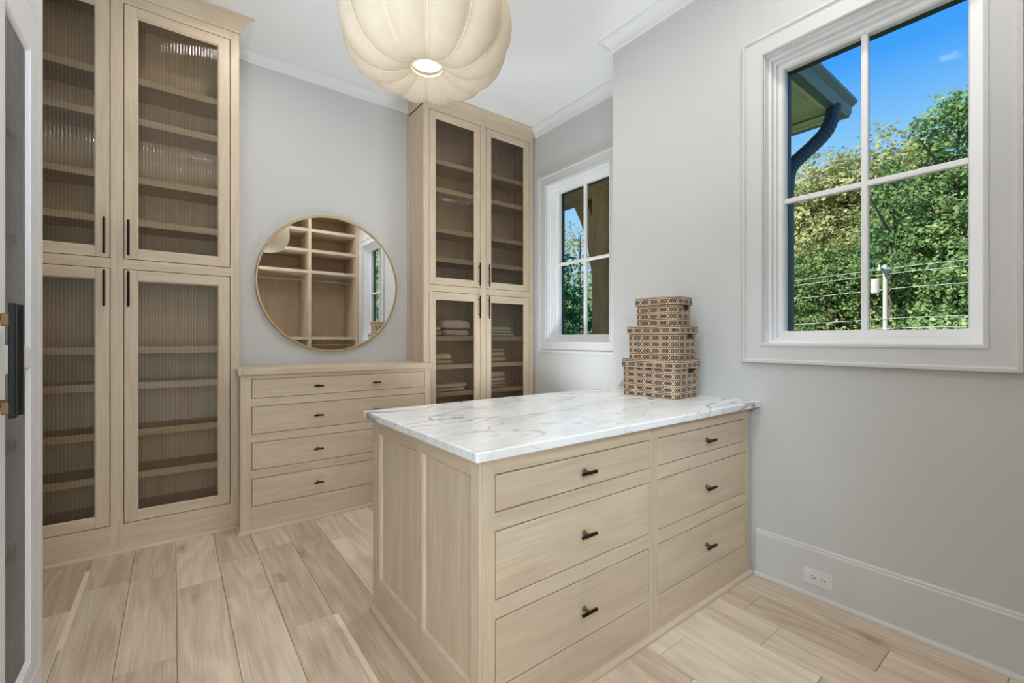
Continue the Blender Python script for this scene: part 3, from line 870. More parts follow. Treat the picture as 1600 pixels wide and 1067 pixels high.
for i, (a, b) in enumerate(((WY0 + 0.055, WYM), (WYM, 2.212))):
    a2, b2 = a + 0.003, b - 0.003
    d = MB()
    d.box(XW - 0.022, a2, 0.133, XW, a + 0.110, 2.331).box(XW - 0.022, b - 0.110, 0.133, XW, b2, 2.331)
    for (u, v) in ((0.133, 0.20), (1.158, 1.222), (2.190, 2.331)):
        d.box(XW - 0.022, a + 0.110, u, XW, b - 0.110, v)
    o = d.build('door', WHITEM, wc, bevel=0.002)
    for (u, v) in ((0.20, 1.158), (1.222, 2.190)):
        ra, rb = a + 0.110, b - 0.110
        MB().sweep([(ra, u), (rb, u), (rb, v), (ra, v)], [(0, -0.004), (0.006, -0.004), (0.012, -0.016), (0, -0.016)], lambda p, h: (XW + h, p[0], p[1]), True).build('glazing_bead', WHITEM, o)
        fluted_pane(o, ra + 0.004, rb - 0.004, u + 0.004, v - 0.004, XW - 0.016, axis='x', depth=0.003, mat=FLUTEDW)
    hy = (1.684, 1.749)[i]
    h = MB()
    xo = XW + 0.042
    h.box(xo - 0.007, hy - 0.009, 1.047, xo + 0.007, hy + 0.009, 1.342, 0)
    for z in (1.082, 1.307):
        h.box(XW, hy - 0.007, z - 0.007, xo - 0.006, hy + 0.007, z + 0.007, 1).box(XW + 0.022, hy - 0.010, z - 0.024, xo - 0.004, hy + 0.010, z + 0.008, 1)
    h.build('handle', [BLACKM, BRASSM], o, bevel=0.002)

# ------------------------------------------------------------------ round mirror
mir = thing('round_mirror', (1.02, YB - 0.004, 1.692), 'round wall mirror in a thin gold frame above the dresser', 'mirror')
MB().lathe([(0.0, -0.022), (0.532, -0.022), (0.532, -0.016), (0.0, -0.016)], 96, (1.02, YB - 0.004, 1.692), axis='y').build('mirror_glass', MIRRORM, mir)
MB().lathe([(0.531, 0.0), (0.531, -0.028), (0.534, -0.031), (0.543, -0.031), (0.546, -0.028), (0.546, 0.0)], 96, (1.02, YB - 0.004, 1.692), axis='y').build('frame', GOLDM, mir)
mir.rotation_euler = (0, 0, R(0.25))

# ------------------------------------------------------------------ pendant
pend = thing('pendant_light', (PENDANT[0], PENDANT[1], 2.30), 'cream ribbed balloon fabric pendant lamp hanging from the ceiling', 'lamp')
prof = [(0.062, 2.318), (0.085, 2.303), (0.12, 2.290), (0.17, 2.286), (0.22, 2.298), (0.265, 2.325), (0.30, 2.366), (0.322, 2.42), (0.328, 2.475),
        (0.318, 2.54), (0.292, 2.60), (0.25, 2.652), (0.19, 2.695), (0.12, 2.722), (0.075, 2.735)]
NR, SUB = 12, 8
mb = MB()
nth = NR * SUB
ph = R(4)
def sh_pt(r_, z_, th, wob=1.0):
    frac = (th * NR / (2 * math.pi)) % 1.0
    bulge = math.sin(math.pi * frac) ** 0.75
    amp = 0.062 * min(1, (r_ - 0.055) / 0.1)
    rr = r_ * (1 - amp) + r_ * amp * bulge * 1.25
    # panels sag a little underneath
    dz = -0.010 * bulge * max(0, min(1, (2.40 - z_) / 0.1)) * min(1, (r_ - 0.055) / 0.08)
    n_ = mnoise.noise(Vector((math.cos(th) * 2.2, math.sin(th) * 2.2, z_ * 3))) * 0.006
    return (PENDANT[0] + (rr + n_) * math.cos(th + ph), PENDANT[1] + (rr + n_) * math.sin(th + ph), z_ + dz)
for i in range(nth):
    for (r_, z_) in prof:
        mb.v.append(sh_pt(r_, z_, 2 * math.pi * i / nth))
K = len(prof)
for i in range(nth):
    j = (i + 1) % nth
    for k in range(K - 1):
        mb.f.append((i * K + k, j * K + k, j * K + k + 1, i * K + k + 1)); mb.m.append(0); mb.uv.append(None)
mb.build('shade', SHADEM, pend, smooth=True)
for i in range(NR):
    th = 2 * math.pi * i / NR
    pts = [Vector(sh_pt(r_ + 0.0012, z_ - 0.001, th)) for r_, z_ in prof]
    MB().tube(pts, 0.0022, 5).build('rib', RIBM, pend, smooth=True)
MB().lathe([(0.058, 2.322), (0.066, 2.322), (0.066, 2.314), (0.058, 2.314), (0.058, 2.322)], 32, (PENDANT[0], PENDANT[1], 0)).build('bottom_ring', RIBM, pend)
MB().lathe([(0.0, 2.330), (0.045, 2.331), (0.057, 2.334), (0.057, 2.338), (0.0, 2.338)], 32, (PENDANT[0], PENDANT[1], 0)).build('diffuser', BULBM, pend)
MB().lathe([(0.0, 2.485), (0.02, 2.482), (0.034, 2.50), (0.036, 2.52), (0.028, 2.55), (0.014, 2.575), (0.0, 2.578)], 20, (PENDANT[0], PENDANT[1], 0)).build('bulb', BULBM, pend, smooth=True)
MB().lathe([(0.0, 2.57), (0.018, 2.572), (0.018, 2.64), (0.008, 2.65), (0.0, 2.65)], 16, (PENDANT[0], PENDANT[1], 0)).build('socket', BRASSM, pend)
MB().tube([(PENDANT[0], PENDANT[1], 2.64), (PENDANT[0], PENDANT[1], CEIL - 0.02)], 0.004, 8).build('cord', RIBM, pend)
MB().lathe([(0.0, CEIL - 0.001), (0.06, CEIL - 0.001), (0.06, CEIL - 0.014), (0.02, CEIL - 0.028), (0.0, CEIL - 0.028)], 32, (PENDANT[0], PENDANT[1], 0)).build('ceiling_canopy', BRASSM, pend)
MB().lathe([(0.0, 2.738), (0.078, 2.738), (0.078, 2.732), (0.0, 2.732)], 24, (PENDANT[0], PENDANT[1], 0)).build('top_plate', RIBM, pend)

# recessed ceiling lamps
dl_labels = ['recessed ceiling downlight in front of the island, by the big window', 'recessed ceiling downlight nearest the open shelving, left end',
             'recessed ceiling downlight over the back half of the island', 'recessed ceiling downlight in front of the left tall cabinet']
for (lx, ly, le), lb in zip(DOWNLIGHTS, dl_labels):
    d = thing('recessed_downlight', (lx, ly, CEIL), lb, 'light', 'recessed ceiling downlights')
    MB().lathe([(0.062, CEIL - 0.0005), (0.085, CEIL - 0.0005), (0.085, CEIL - 0.004), (0.062, CEIL - 0.007), (0.062, CEIL - 0.0005)], 32, (lx, ly, 0)).build('trim_ring', TRIMM, d)
    MB().lathe([(0.0, CEIL - 0.001), (0.062, CEIL - 0.001), (0.062, CEIL - 0.004), (0.0, CEIL - 0.004)], 32, (lx, ly, 0)).build('lens', LENSM, d)

# ------------------------------------------------------------------ patterned boxes
def rounded_rect(a, b, r_, n=6):
    pts = []
    for cx, cy, s0 in ((a / 2 - r_, -b / 2 + r_, -90), (a / 2 - r_, b / 2 - r_, 0), (-a / 2 + r_, b / 2 - r_, 90), (-a / 2 + r_, -b / 2 + r_, 180)):
        for i in range(n + 1):
            an = R(s0 + 90 * i / n)
            pts.append((cx + r_ * math.cos(an), cy + r_ * math.sin(an)))
    return pts
def wall_shell(mb, pts, z0, z1, v0, top=None, bottom=False, slant=0.0):
    n = len(pts)
    L_ = [0.0]
    for i in range(n):
        p, q = pts[i], pts[(i + 1) % n]
        L_.append(L_[-1] + math.hypot(q[0] - p[0], q[1] - p[1]))
    for i in range(n):
        p, q = pts[i], pts[(i + 1) % n]
        mb.quad([(p[0], p[1], z0), (q[0], q[1], z0), (q[0] * (1 + slant), q[1] * (1 + slant), z1), (p[0] * (1 + slant), p[1] * (1 + slant), z1)], 0,
                [(L_[i], v0), (L_[i + 1], v0), (L_[i + 1], v0 + z1 - z0), (L_[i], v0 + z1 - z0)])
    if top:
        mb.quad([(p[0] * (1 + slant), p[1] * (1 + slant), z1) for p in pts], 0, [(p[0], p[1]) for p in pts])
    if bottom:
        mb.quad([(p[0], p[1], z0) for p in pts][::-1], 0, [(p[0], p[1]) for p in pts][::-1])
def storage_box(cx, cy, z, a, b, h, lid, rot, label):
    t = thing('storage_box', (cx, cy, z), label, 'box', 'stacked woven storage boxes')
    t['_o'] = (0, 0, 0)
    mb = MB()
    wall_shell(mb, rounded_rect(a, b, 0.03), 0.0, h - 0.006, 0.004, True, True, 0.012)
    mb.build('body', BASKETM, t, recalc=False, smooth=False)
    mb = MB()
    wall_shell(mb, rounded_rect(a + 0.020, b + 0.020, 0.034), h - lid, h, 0.0, True, True)
    mb.build('lid', BASKETM, t, bevel=0.004, bseg=2, recalc=False)
    # dark block for the shade in a hand-hole, end facing the room
    MB().box(-0.006, -b / 2 - 0.0045, h - lid - 0.028, 0.052, -b / 2 + 0.012, h - lid - 0.001).build('hand_hole_shade', SLOTM, t, bevel=0.004)
    t.rotation_euler = (0, 0, R(rot))
    return t
storage_box(2.268, 1.552, 0.9205, 0.268, 0.345, 0.2115, 0.046, 4.5, 'largest patterned woven box with lid, bottom of the stack on the marble')
storage_box(2.272, 1.543, 1.1325, 0.238, 0.312, 0.193, 0.046, 4.0, 'medium patterned woven box with lid, middle of the stack')
storage_box(2.272, 1.535, 1.326, 0.190, 0.250, 0.160, 0.044, 4.0, 'smallest patterned woven box with lid, top of the stack')

# ------------------------------------------------------------------ outlet in the baseboard
ox = XR - 0.015
out_ = thing('wall_outlet', (ox, 0.815, 0.0985), 'white double socket outlet set sideways in the white baseboard', 'outlet')
MB().box(ox - 0.006, 0.754, 0.061, ox, 0.876, 0.136).build('cover_plate', CROWNM, out_, bevel=0.003, bseg=2)
for yc in (0.795, 0.835):
    o = MB().lathe([(0.0, -0.0085), (0.0165, -0.0085), (0.0175, -0.0075), (0.0175, -0.005), (0.0, -0.005)], 20, (ox, yc, 0.0985), axis='x').build('receptacle', CROWNM, out_)
    for (dy, dz, w_, h_) in ((0.004, 0.0065, 0.010, 0.0022), (0.004, -0.0065, 0.008, 0.0022), (-0.008, 0.0, 0.005, 0.005)):
        MB().box(ox - 0.0092, yc + dy - w_ / 2, 0.0985 + dz - h_ / 2, ox - 0.008, yc + dy + w_ / 2, 0.0985 + dz + h_ / 2).build('socket_slot', SLOTM, o)

# ------------------------------------------------------------------ open shelving (seen in the mirror)
SX0, SXM, SX1, SYF, SYB = 0.955, 1.725, 2.458, 0.045, -0.60
su = thing('open_shelving_unit', (1.71, -0.28, 0), 'pale oak open wardrobe shelving with hanging rails, reflected in the round mirror', 'shelving')
k = MB()
for x in (SX0, SXM, SX1):
    k.box(x - 0.020, SYB, 0, x + 0.020, SYF, 3.26, 0)
k.build('upright', OAKSET, su)
MB().box(SX0, SYB - 0.012, 0, SX1, SYB, 3.26, 0).build('back_panel', OAKSET, su)
MB().box(SX0 - 0.02, SYB, 3.26, SX1 + 0.02, SYF, CEIL - 0.001, 1).build('top_rail', OAKSET, su)
for (a, b) in ((SX0 + 0.02, SXM - 0.02), (SXM + 0.02, SX1 - 0.02)):
    for z in (2.975, 2.655, 2.325, 1.285, 0.12):
        MB().box(a, SYB, z - 0.045, b, SYF - 0.004, z, 1).build('shelf', OAKSET, su)
    for z in (2.19, 1.16):
        MB().tube([(a, -0.18, z), (b, -0.18, z)], 0.0125, 10).build('hanging_rail', CHROMEM, su)
MB().box(SX1 + 0.02, SYF - 0.03, 0, XR, SYF - 0.01, CEIL - 0.001, 0).build('wall_filler', OAKSET, su)

# ------------------------------------------------------------------ folded knitwear
def folded(name, label, cat, group, x0, x1, z, h, col, folds=2, y0=3.515, depth=0.215, seed=0, round_right=True):
    cx, cy = (x0 + x1) / 2, y0 + depth / 2
    a, b = (x1 - x0) / 2, depth / 2
    mb = MB()
    NU, NV = 40, 14
    def sp(c_, e_): return math.copysign(abs(c_) ** e_, c_)
    for j in range(NV + 1):
        v = -math.pi / 2 + math.pi * j / NV
        cv, sv = sp(math.cos(v), 0.42), sp(math.sin(v), 0.62)
        for i in range(NU):
            u = 2 * math.pi * i / NU
            x = a * sp(math.cos(u), 0.42) * cv; y = b * sp(math.sin(u), 0.42) * cv
            groove = 1 - 0.05 * (0.5 + 0.5 * math.cos(sv * math.pi * folds)) * cv
            zz = (sv * 0.5 + 0.5) * h
            n_ = mnoise.noise(Vector((x * 9 + seed, y * 9, seed * 1.3)))
            zz *= 1 + 0.16 * n_ * (1 if sv > 0 else 0.3)
            drop = 1 - 0.25 * max(0, (x / a - 0.55) / 0.45) ** 2 if round_right else 1
            mb.v.append((cx + x * groove, cy + y * groove, z + max(zz, 0) * drop))
    for j in range(NV):
        for i in range(NU):
            i2 = (i + 1) % NU
            mb.f.append((j * NU + i, j * NU + i2, (j + 1) * NU + i2, (j + 1) * NU + i)); mb.m.append(0); mb.uv.append(None)
    mb.f.append(tuple(range(NU))[::-1]); mb.m.append(0); mb.uv.append(None)
    mb.f.append(tuple(NV * NU + i for i in range(NU))); mb.m.append(0); mb.uv.append(None)
    o = mb.build(name, col, origin=(cx, cy, z), smooth=True)
    return tag(o, label, cat, group)
CREAM = fabric('cream_knit', srgb(226, 214, 198)); YEL = fabric('pale_yellow_knit', srgb(228, 218, 178))
WHT = fabric('white_knit', srgb(232, 226, 218)); OAT = fabric('oatmeal_knit', srgb(208, 190, 162)); BLUSH = fabric('blush_knit', srgb(218, 196, 182)); PINK = fabric('pink_knit', srgb(224, 194, 186))
WHT_REFL = fabric('white_knit_green_reflection', srgb(220, 224, 216)); ROSE = fabric('rosy_cream_knit', srgb(230, 208, 196))  # faint green of the window reflection put into the first colour
G = 'folded knitwear in the right tall cabinet'
lx0, lx1 = 1.806, 2.204
rx0 = 2.386
Z1, Z2, Z3 = 1.2765, 1.0265, 0.7805
folded('folded_blanket', 'grey-cream folded knit at the bottom of the left pair on the cabinet shelf', 'clothing', G, 1.765, 1.905, Z1, 0.045, OAT, 2, seed=1)
folded('folded_blanket', 'white folded knit lying on the grey-cream one, upper left shelf pair', 'clothing', G, 1.765, 1.90, Z1 + 0.046, 0.04, WHT, 1, seed=2)
folded('folded_blanket', 'thick rosy cream folded throw under the white cushion-like one', 'clothing', G, 1.925, 2.205, Z1, 0.062, ROSE, 1, seed=3)
folded('folded_blanket', 'thick white cushion-like folded throw topping the upper left shelf', 'clothing', G, 1.90, 2.215, Z1 + 0.063, 0.085, WHT, 1, seed=4)
folded('folded_sweater', 'pale yellow folded sweater under a cream one', 'clothing', G, 1.76, 2.03, Z2, 0.038, YEL, 1, seed=5)
folded('folded_sweater', 'puffy cream folded sweater lying on the pale yellow one', 'clothing', G, 1.76, 2.015, Z2 + 0.039, 0.062, CREAM, 1, seed=6)
folded('folded_sweater', 'thin white folded knit at the bottom of the lower left shelf', 'clothing', G, 1.76, 2.16, Z3, 0.030, WHT, 1, seed=7)
folded('folded_sweater', 'white folded knit on top of the thin one, lower left shelf', 'clothing', G, 1.76, 2.18, Z3 + 0.031, 0.045, CREAM, 2, seed=8)
for i, (h_, m_, lb) in enumerate(((0.030, WHT_REFL, 'pale folded knit at the bottom of the three beside the green window reflection'), (0.026, WHT_REFL, 'pale folded knit in the middle of the three beside the green window reflection'), (0.036, WHT, 'pale folded knit on top of the three beside the green window reflection'))):
    folded('folded_sweater', lb, 'clothing', G, 2.345, 2.735 - 0.02 * i, Z1 + (0, 0.031, 0.058)[i], h_, m_, 1, seed=11 + i)
zz = Z2
for i, (h_, m_, lb) in enumerate(((0.052, OAT, 'oatmeal folded sweater at the bottom of the middle right stack'), (0.056, OAT, 'oatmeal folded sweater in the middle of the middle right stack'), (0.018, CREAM, 'thin cream folded top on the oatmeal sweaters'))):
    folded('folded_sweater', lb, 'clothing', G, 2.345, 2.625 - 0.012 * i, zz, h_, m_, 1, seed=21 + i); zz += h_ + 0.001
zz = Z3
for i, (h_, m_, lb) in enumerate(((0.026, PINK, 'pink folded top at the bottom of the lowest right stack'), (0.030, BLUSH, 'blush folded top lying on the pink one'), (0.040, ROSE, 'rosy cream folded sweater above the blush top'), (0.056, OAT, 'thick oatmeal folded sweater crowning the pink stack'))):
    folded('folded_sweater', lb, 'clothing', G, 2.345, 2.645 - 0.01 * i, zz, h_, m_, 1, seed=31 + i); zz += h_ + 0.001

# ------------------------------------------------------------------ outside: porch, pole, wires, trees
struct('ground', MB().box(XF + 0.3, -90, -4.6, 120, 120, -4.5), GROUNDM)
PX = 3.80
porch = thing('porch', (3.8, 3.0, 0), 'timber porch with brown posts, cream soffit and dark gutter outside the windows', 'porch')
MB().box(PX - 0.1, 3.21, -4.5, PX + 0.1, 3.41, 2.85).build('post', TIMBER, porch, bevel=0.006)
MB().box(PX - 0.1, 1.56, -4.5, PX + 0.1, 1.76, 2.85).build('post', TIMBER, porch, bevel=0.006)
MB().box(PX - 0.1, 1.50, 2.85, PX + 0.1, 8.2, 3.13).build('beam', TIMBERY, porch, bevel=0.006)
MB().box(PX - 0.1, 7.2, -4.5, PX + 0.1, 7.4, 2.85).build('post', TIMBER, porch, bevel=0.006)
def brace(y0, ysg):
    prof_ = [(-0.02, 1.80), (0.0, 1.85), (0.05, 2.10), (0.09, 2.30), (0.145, 2.47), (0.21, 2.62), (0.34, 2.86), (0.15, 2.86), (0.06, 2.70), (0.0, 2.57), (-0.02, 2.52)]
    MB().prism([(y0 + ysg * a, z) for a, z in prof_], lambda p, h: (h, p[0], p[1]), PX - 0.07, PX + 0.07).build('knee_brace', TIMBER, porch)
brace(3.41, 1); brace(1.76, 1)
EX, EY, EZ = 4.335, 1.19, 3.07
MB().box(XF + 0.215, EY + 0.10, EZ + 0.00, EX - 0.02, 9.0, EZ + 0.02).build('soffit', SOFFITM, porch)
MB().box(XF + 0.215, EY + 0.10, EZ - 0.02, EX - 0.02, EY + 0.13, EZ + 0.14).box(EX - 0.05, EY + 0.10, EZ - 0.02, EX - 0.02, 9.0, EZ + 0.14).build('fascia', SOFFITM, porch)
for x in (3.35, 4.18):
    MB().box(x, EY + 0.13, EZ - 0.010, x + 0.012, 9.0, EZ + 0.0).build('soffit_seam', GUTTERM, porch)
MB().box(XF + 0.215, 1.62, EZ - 0.010, EX - 0.05, 1.632, EZ).build('soffit_seam', GUTTERM, porch)
gp = [(0, -0.02), (0.06, -0.02), (0.075, 0.02), (0.075, 0.06), (0.105, 0.10), (0.105, 0.125), (0.0, 0.125)]
MB().sweep([(EX - 0.02, 9.0), (EX - 0.02, EY + 0.10), (XF + 0.215, EY + 0.10)], [(o_, EZ + h_) for o_, h_ in gp], XY).build('gutter', GUTTERM, porch)
q = MB()
xa, xb_, za_, zb_ = XF + 0.215, EX + 0.06, EZ + 0.115, EZ + 0.62
A, B, C, D = (xa, EY + 0.02, za_), (xb_, EY + 0.02, za_), (xb_, 9.0, za_), (xa, 9.0, za_)
E_, F_ = (xa, EY + 2.4, zb_), (xa, 7.0, zb_)
for fc in ((A, B, E_), (B, C, F_, E_), (C, D, F_), (A, E_, F_, D), (A, D, C, B)):
    q.quad(fc)
q.build('porch_roof', GUTTERM, porch)
sp_pts = [(4.10, EY + 0.06, EZ + 0.0), (4.09, EY + 0.07, EZ - 0.10), (4.06, EY + 0.10, EZ - 0.20), (4.01, EY + 0.16, EZ - 0.29), (3.95, EY + 0.22, EZ - 0.37), (3.90, EY + 0.27, EZ - 0.44), (3.87, EY + 0.295, EZ - 0.53), (3.86, EY + 0.30, EZ - 0.65), (3.86, EY + 0.30, -4.5)]
# smooth the elbow
def crpts(P, n=6):
    P = [Vector(p) for p in P]; out_p = []
    for i in range(len(P) - 1):
        p0, p1, p2, p3 = P[max(i - 1, 0)], P[i], P[i + 1], P[min(i + 2, len(P) - 1)]
        for k in range(n):
            t_ = k / n
            out_p.append(0.5 * ((2 * p1) + (p2 - p0) * t_ + (2 * p0 - 5 * p1 + 4 * p2 - p3) * t_ ** 2 + (3 * p1 - p0 - 3 * p2 + p3) * t_ ** 3))
    out_p.append(P[-1]); return out_p
cp = crpts(sp_pts[:-1], 6)
rad = [0.050 + (0.003 if i % 2 else 0) for i in range(len(cp))]
MB().tube(cp + [Vector(sp_pts[-1])], rad + [0.050], 10).build('downspout', SPOUTM, porch)
MB().box(XF + 0.215, 1.3, -0.25, 4.1, 8.3, -0.05).build('deck', TIMBERY, porch)

# utility pole and wires
pole = thing('utility_pole', (26.0, 5.93, -4.5), 'pale wooden utility pole with crossarm and wires in front of the trees', 'pole')
PZ = 4.65
MB().tube([(26, 5.93, -4.5), (26, 5.93, PZ)], [0.11, 0.085], 10).build('shaft', POLEM, pole)
MB().box(25.0, 5.87, PZ - 0.35, 27.0, 5.99, PZ - 0.22).build('crossarm', POLEM, pole)
for y in (25.1, 25.6, 26.4, 26.9):
    MB().lathe([(0.0, 0.14), (0.04, 0.12), (0.05, 0.06), (0.03, 0.0), (0.0, 0.0)], 8, (y, 5.93, PZ - 0.22)).build('insulator', WIREM, pole)
MB().lathe([(0.0, 0.7), (0.15, 0.68), (0.17, 0.6), (0.17, 0.05), (0.14, 0.0), (0.0, 0.0)], 14, (25.95, 6.28, PZ - 1.3)).build('transformer', POLEM, pole)
heights = [(4.50, 'topmost'), (4.25, 'second'), (3.55, 'third'), (2.20, 'fourth'), (1.75, 'lowest')]
for i, (z, w_) in enumerate(heights):
    pts = [(26.0 - 0.04 * i + (y - 5.93) * -0.02, y, z - 0.03 * (y - 5.93) - 0.25 * math.sin(math.pi * min(1, abs(y - 5.93) / 32))) for y in range(-30, 41, 5)]
    o = MB().tube(pts, 0.011, 5).build('power_line', WIREM, origin=(26, 5.93, z))
    tag(o, '%s thin power line of the five crossing the window in front of the trees' % w_, 'wire', 'power lines outside the big window')

# trees
def crown_mesh(name, mat, blobs, n, size, seed, droop=0.0):
    # leaves gathered in small sprays on the shell of each bough, with gaps between the sprays
    r_ = random.Random(seed)
    V, F = [], []
    tot = sum(b[3] * b[3] for b in blobs)
    per = 16
    U, G = r_.uniform, r_.gauss
    for (bx, by, bz, br, fl_) in blobs:
        for _ in range(int(n / per * br * br / tot)):
            d = Vector((G(0, 1), G(0, 1), G(0, 1)))
            if d.length < 1e-3: continue
            d.normalize()
            rad_ = br * (0.35 + 0.75 * r_.random() ** 0.6)
            rad_ *= 1 + 0.35 * mnoise.noise(d * 2.2 + Vector((seed, bx, by)))
            c = Vector((bx + d.x * rad_, by + d.y * rad_, bz + d.z * rad_ * fl_))
            sr = size * U(1.6, 3.4)
            tilt = (d + Vector((U(-.7, .7), U(-.7, .7), U(0, 1.2)))).normalized()
            for _k in range(per):
                p = c + Vector((G(0, sr), G(0, sr), G(0, sr * 0.5)))
                nx, ny, nz = tilt.x + U(-.8, .8), tilt.y + U(-.8, .8), tilt.z + U(-.6, .8)
                nrm = Vector((nx, ny, nz))
                s = nrm.cross(Vector((U(-1, 1), U(-1, 1), U(-1, 1))))
                if s.length < 1e-3: continue
                s.normalize(); t_ = nrm.cross(s); t_.normalize()
                a = size * U(0.6, 1.35); b_ = a * U(0.45, 0.8)
                k = len(V)
                s *= a; t_ *= b_
                V += [tuple(p + s), tuple(p + t_), tuple(p - s), tuple(p - t_)]
                F.append((k, k + 1, k + 2, k + 3))
    me = bpy.data.meshes.new(name)
    me.from_pydata(V, [], F)
    me.materials.append(mat)
    return me
def blobs_broad(seed, H, rad_, base):
    r_ = random.Random(seed); out_b = []
    for i in range(30):
        t_ = i / 29
        z = base + (H - base) * (0.05 + 0.93 * t_)
        spread = rad_ * (0.35 + 0.65 * math.sin(math.pi * (0.18 + 0.72 * t_)))
        an = i * 2.4 + r_.uniform(-.5, .5)
        out_b.append((math.cos(an) * spread * 0.62, math.sin(an) * spread * 0.62, z - 0.5 * rad_ * 0.5 * t_, rad_ * r_.uniform(0.26, 0.50), 0.8))
    return out_b
def blobs_pine(seed, H, rad_, base):
    r_ = random.Random(seed); out_b = []
    for i in range(44):
        t_ = i / 43
        z = base + (H - base) * t_
        spread = rad_ * (1.05 - 0.85 * t_)
        an = i * 2.4 + r_.uniform(-.5, .5)
        out_b.append((math.cos(an) * spread * 0.65, math.sin(an) * spread * 0.65, z, rad_ * r_.uniform(0.20, 0.38) * (1.05 - 0.45 * t_), 0.55))
    return out_b
def tree_proto(nm, label, mat, blobs, n, size, seed, H, tr, group):
    t = thing(nm, (0, 0, 0), label, 'tree', group)
    me = crown_mesh('crown', mat, blobs, n, size, seed)
    c = bpy.data.objects.new('crown', me); COL.objects.link(c); c.parent = t; c['kind'] = 'stuff'
    r_ = random.Random(seed)
    tk = MB().tube([(0, 0, 0), (0.1, 0.05, H * 0.3), (-0.05, 0.1, H * 0.6), (0.05, 0, H * 0.92)], [tr, tr * .8, tr * .5, tr * .12], 8)
    for i in range(5):
        an = i * 2.2; z = H * (0.35 + 0.1 * i)
        tk.tube([(0, 0, z), (math.cos(an) * H * .1, math.sin(an) * H * .1, z + H * .07), (math.cos(an) * H * .17, math.sin(an) * H * .17, z + H * .12)], [tr * .35, tr * .25, tr * .08], 5)
    o = tk.build('trunk', BARKM, t)
    return t
def copy_tree(src, loc, sc, rz, label, group):
    c = src.copy(); COL.objects.link(c)
    for ch in src.children:
        d = ch.copy(); COL.objects.link(d); d.parent = c
    place(c, loc, sc, rz, label, group)
    return c
def place(c, loc, sc, rz, label, group):
    c.location = loc; c.scale = (sc, sc, sc); c.rotation_euler = (0, 0, rz); c['label'] = label; c['group'] = group
GT = 'trees beyond the power lines'
P_A = tree_proto('broadleaf_tree', '', LEAF_A, blobs_broad(1, 14.5, 3.6, 2.0), 26000, 0.115, 1, 14.5, 0.28, GT)
P_B = tree_proto('autumn_tree', '', LEAF_B, blobs_broad(2, 15.0, 3.6, 3.0), 26000, 0.11, 2, 15.0, 0.26, GT)
P_P = tree_proto('pine_tree', '', LEAF_P, blobs_pine(3, 17.0, 4.3, 4.0), 30000, 0.12, 3, 17.0, 0.30, GT)
P_S = tree_proto('pale_shrub', '', LEAF_S, blobs_broad(4, 6.0, 2.3, 0.2), 12000, 0.10, 4, 5.0, 0.10, 'pale shrubs below the power lines')
P_L = tree_proto('loose_tree', '', LEAF_B, blobs_broad(6, 15.0, 3.8, 2.0), 8500, 0.10, 6, 15.0, 0.20, GT)
P_Q = tree_proto('tall_pine', '', LEAF_P, blobs_pine(7, 17.0, 2.4, 10.0), 5000, 0.115, 7, 17.0, 0.24, GT)
P_D = tree_proto('evergreen_tree', '', LEAF_D, blobs_broad(5, 9.0, 2.4, 0.6), 14000, 0.085, 5, 9.0, 0.16, GT)
protos = {'A': P_A, 'B': P_B, 'P': P_P, 'S': P_S, 'D': P_D, 'L': P_L, 'Q': P_Q}
used = set()
def tree(kind, x, y, sc, rz, label, group=GT, gz=-4.5):
    src = protos[kind]
    if kind not in used:
        used.add(kind); place(src, (x, y, gz), sc, rz, label, group)
    else:
        copy_tree(src, (x, y, gz), sc, rz, label, group)
L_A = 'dense green broadleaf tree in the sunlit wood beyond the windows'
L_B = 'yellow-tinged broadleaf tree in the sunlit wood beyond the windows'
L_P = 'dark pine standing in the wood beyond the windows'
L_S = 'pale leafy shrub in the bank of shrubs below the power lines'
tree('P', 31, 4.2, 1.03, 0.3, 'tallest pine, rising into the right half of the big window')
tree('Q', 28.2, 6.15, 0.84, 0.5, 'tall pine with a bare dark trunk, just behind the utility pole')
tree('B', 33, 11.6, 1.10, 0.0, 'yellow-tinged tree farthest left in the big window, by the downspout')
tree('B', 32, 9.0, 1.12, 1.3, 'yellow-tinged tree in the left half of the big window, right of the downspout')
tree('B', 34, 7.0, 1.16, 2.1, 'yellow-tinged tree above the utility pole, left of the tallest pine')
tree('A', 31, 6.4, 0.84, 0.8, 'dense green broadleaf tree rising behind the utility pole')
tree('A', 29.5, 9.2, 0.76, 2.6, 'dense green broadleaf tree in the lower left pane of the big window')
tree('A', 30, 11.9, 0.74, 4.1, 'dense green broadleaf tree at the left edge of the big window')
tree('A', 30, 4.9, 0.80, 5.2, 'dense green broadleaf tree right of the utility pole, below the pine')
tree('A', 31, 0.8, 0.98, 3.3, L_A); tree('P', 33, -2.4, 1.04, 1.7, L_P); tree('A', 30, -5.0, 1.0, 1.1, L_A); tree('B', 32, -9.0, 1.0, 3.0, L_B)
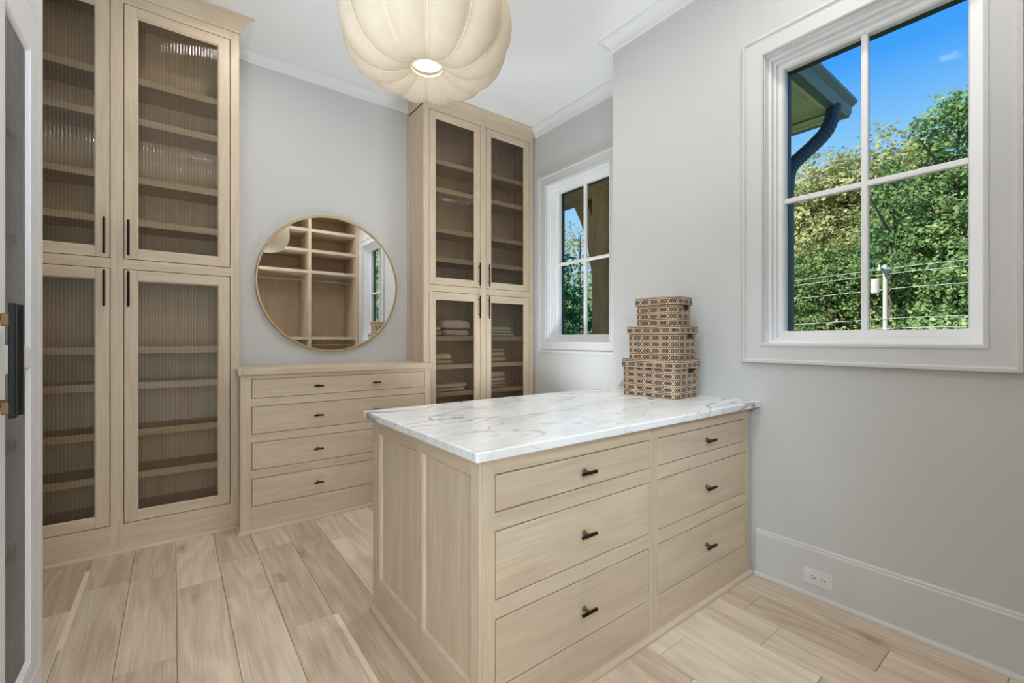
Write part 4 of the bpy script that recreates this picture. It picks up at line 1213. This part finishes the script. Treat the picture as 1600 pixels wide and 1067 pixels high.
tree('P', 34, 15.0, 0.88, 2.2, L_P); tree('A', 32, 17.8, 0.85, 0.2, L_A); tree('B', 34, 21.5, 0.9, 5.0, L_B)
tree('A', 30, 25.5, 0.78, 1.9, L_A); tree('P', 29, 30.0, 0.62, 0.9, L_P); tree('A', 27, 35.0, 0.66, 2.9, L_A); tree('B', 33, 30, 0.66, 2.4, L_B)
tree('A', 22, 39.0, 0.7, 0.5, L_A); tree('P', 35, 25, 0.8, 0.4, L_P); tree('A', 36, 10, 0.95, 3.9, L_A); tree('A', 36, 5.2, 1.0, 1.0, L_A)
tree('A', 9.5, -15.0, 0.80, 0.7, 'green broadleaf tree beside the house, seen only through the mirror')
tree('A', 6.5, -21.0, 0.95, 2.7, 'green broadleaf tree far beside the house, behind the one seen in the mirror')
tree('P', 13.5, -21.0, 0.9, 4.7, 'pine beside the house, out beyond the big window')
SHRUBS = [(27.5, 3.9, 1.18, 'broad pale shrub right of the utility pole in the big window'), (26.9, 6.0, 0.78, 'low pale shrub at the foot of the utility pole'),
          (27.6, 7.9, 0.92, 'pale shrub left of the utility pole, under the middle bar of the big window'), (27.2, 9.7, 1.0, 'pale shrub in the middle of the lower left pane of the big window'),
          (27.8, 11.6, 0.95, 'pale shrub at the left edge of the lower left pane of the big window')] + [
          (x, y, s_, 'pale leafy shrub in the bank of shrubs outside the view of the big window') for x, y, s_ in ((27.0, 2.0, 1.05), (27.4, 13.8, 0.9), (27.6, -0.4, 1.0))]
for i, (x, y, s_, lb) in enumerate(SHRUBS):
    tree('S', x, y, s_, i * 1.1, lb, 'pale shrubs below the power lines')
tree('D', 12.2, 14.2, 1.10, 0.4, 'dark blue-green evergreen close outside the small window', 'evergreens near the porch')
tree('D', 15.5, 12.6, 0.62, 2.4, 'lower dark evergreen beside the porch post, outside the small window', 'evergreens near the porch')
tree('L', 19.0, 18.4, 0.86, 1.4, 'airy yellow-green tree seen high behind the small window')

for o in list(bpy.data.objects):
    if '_o' in o: del o['_o']
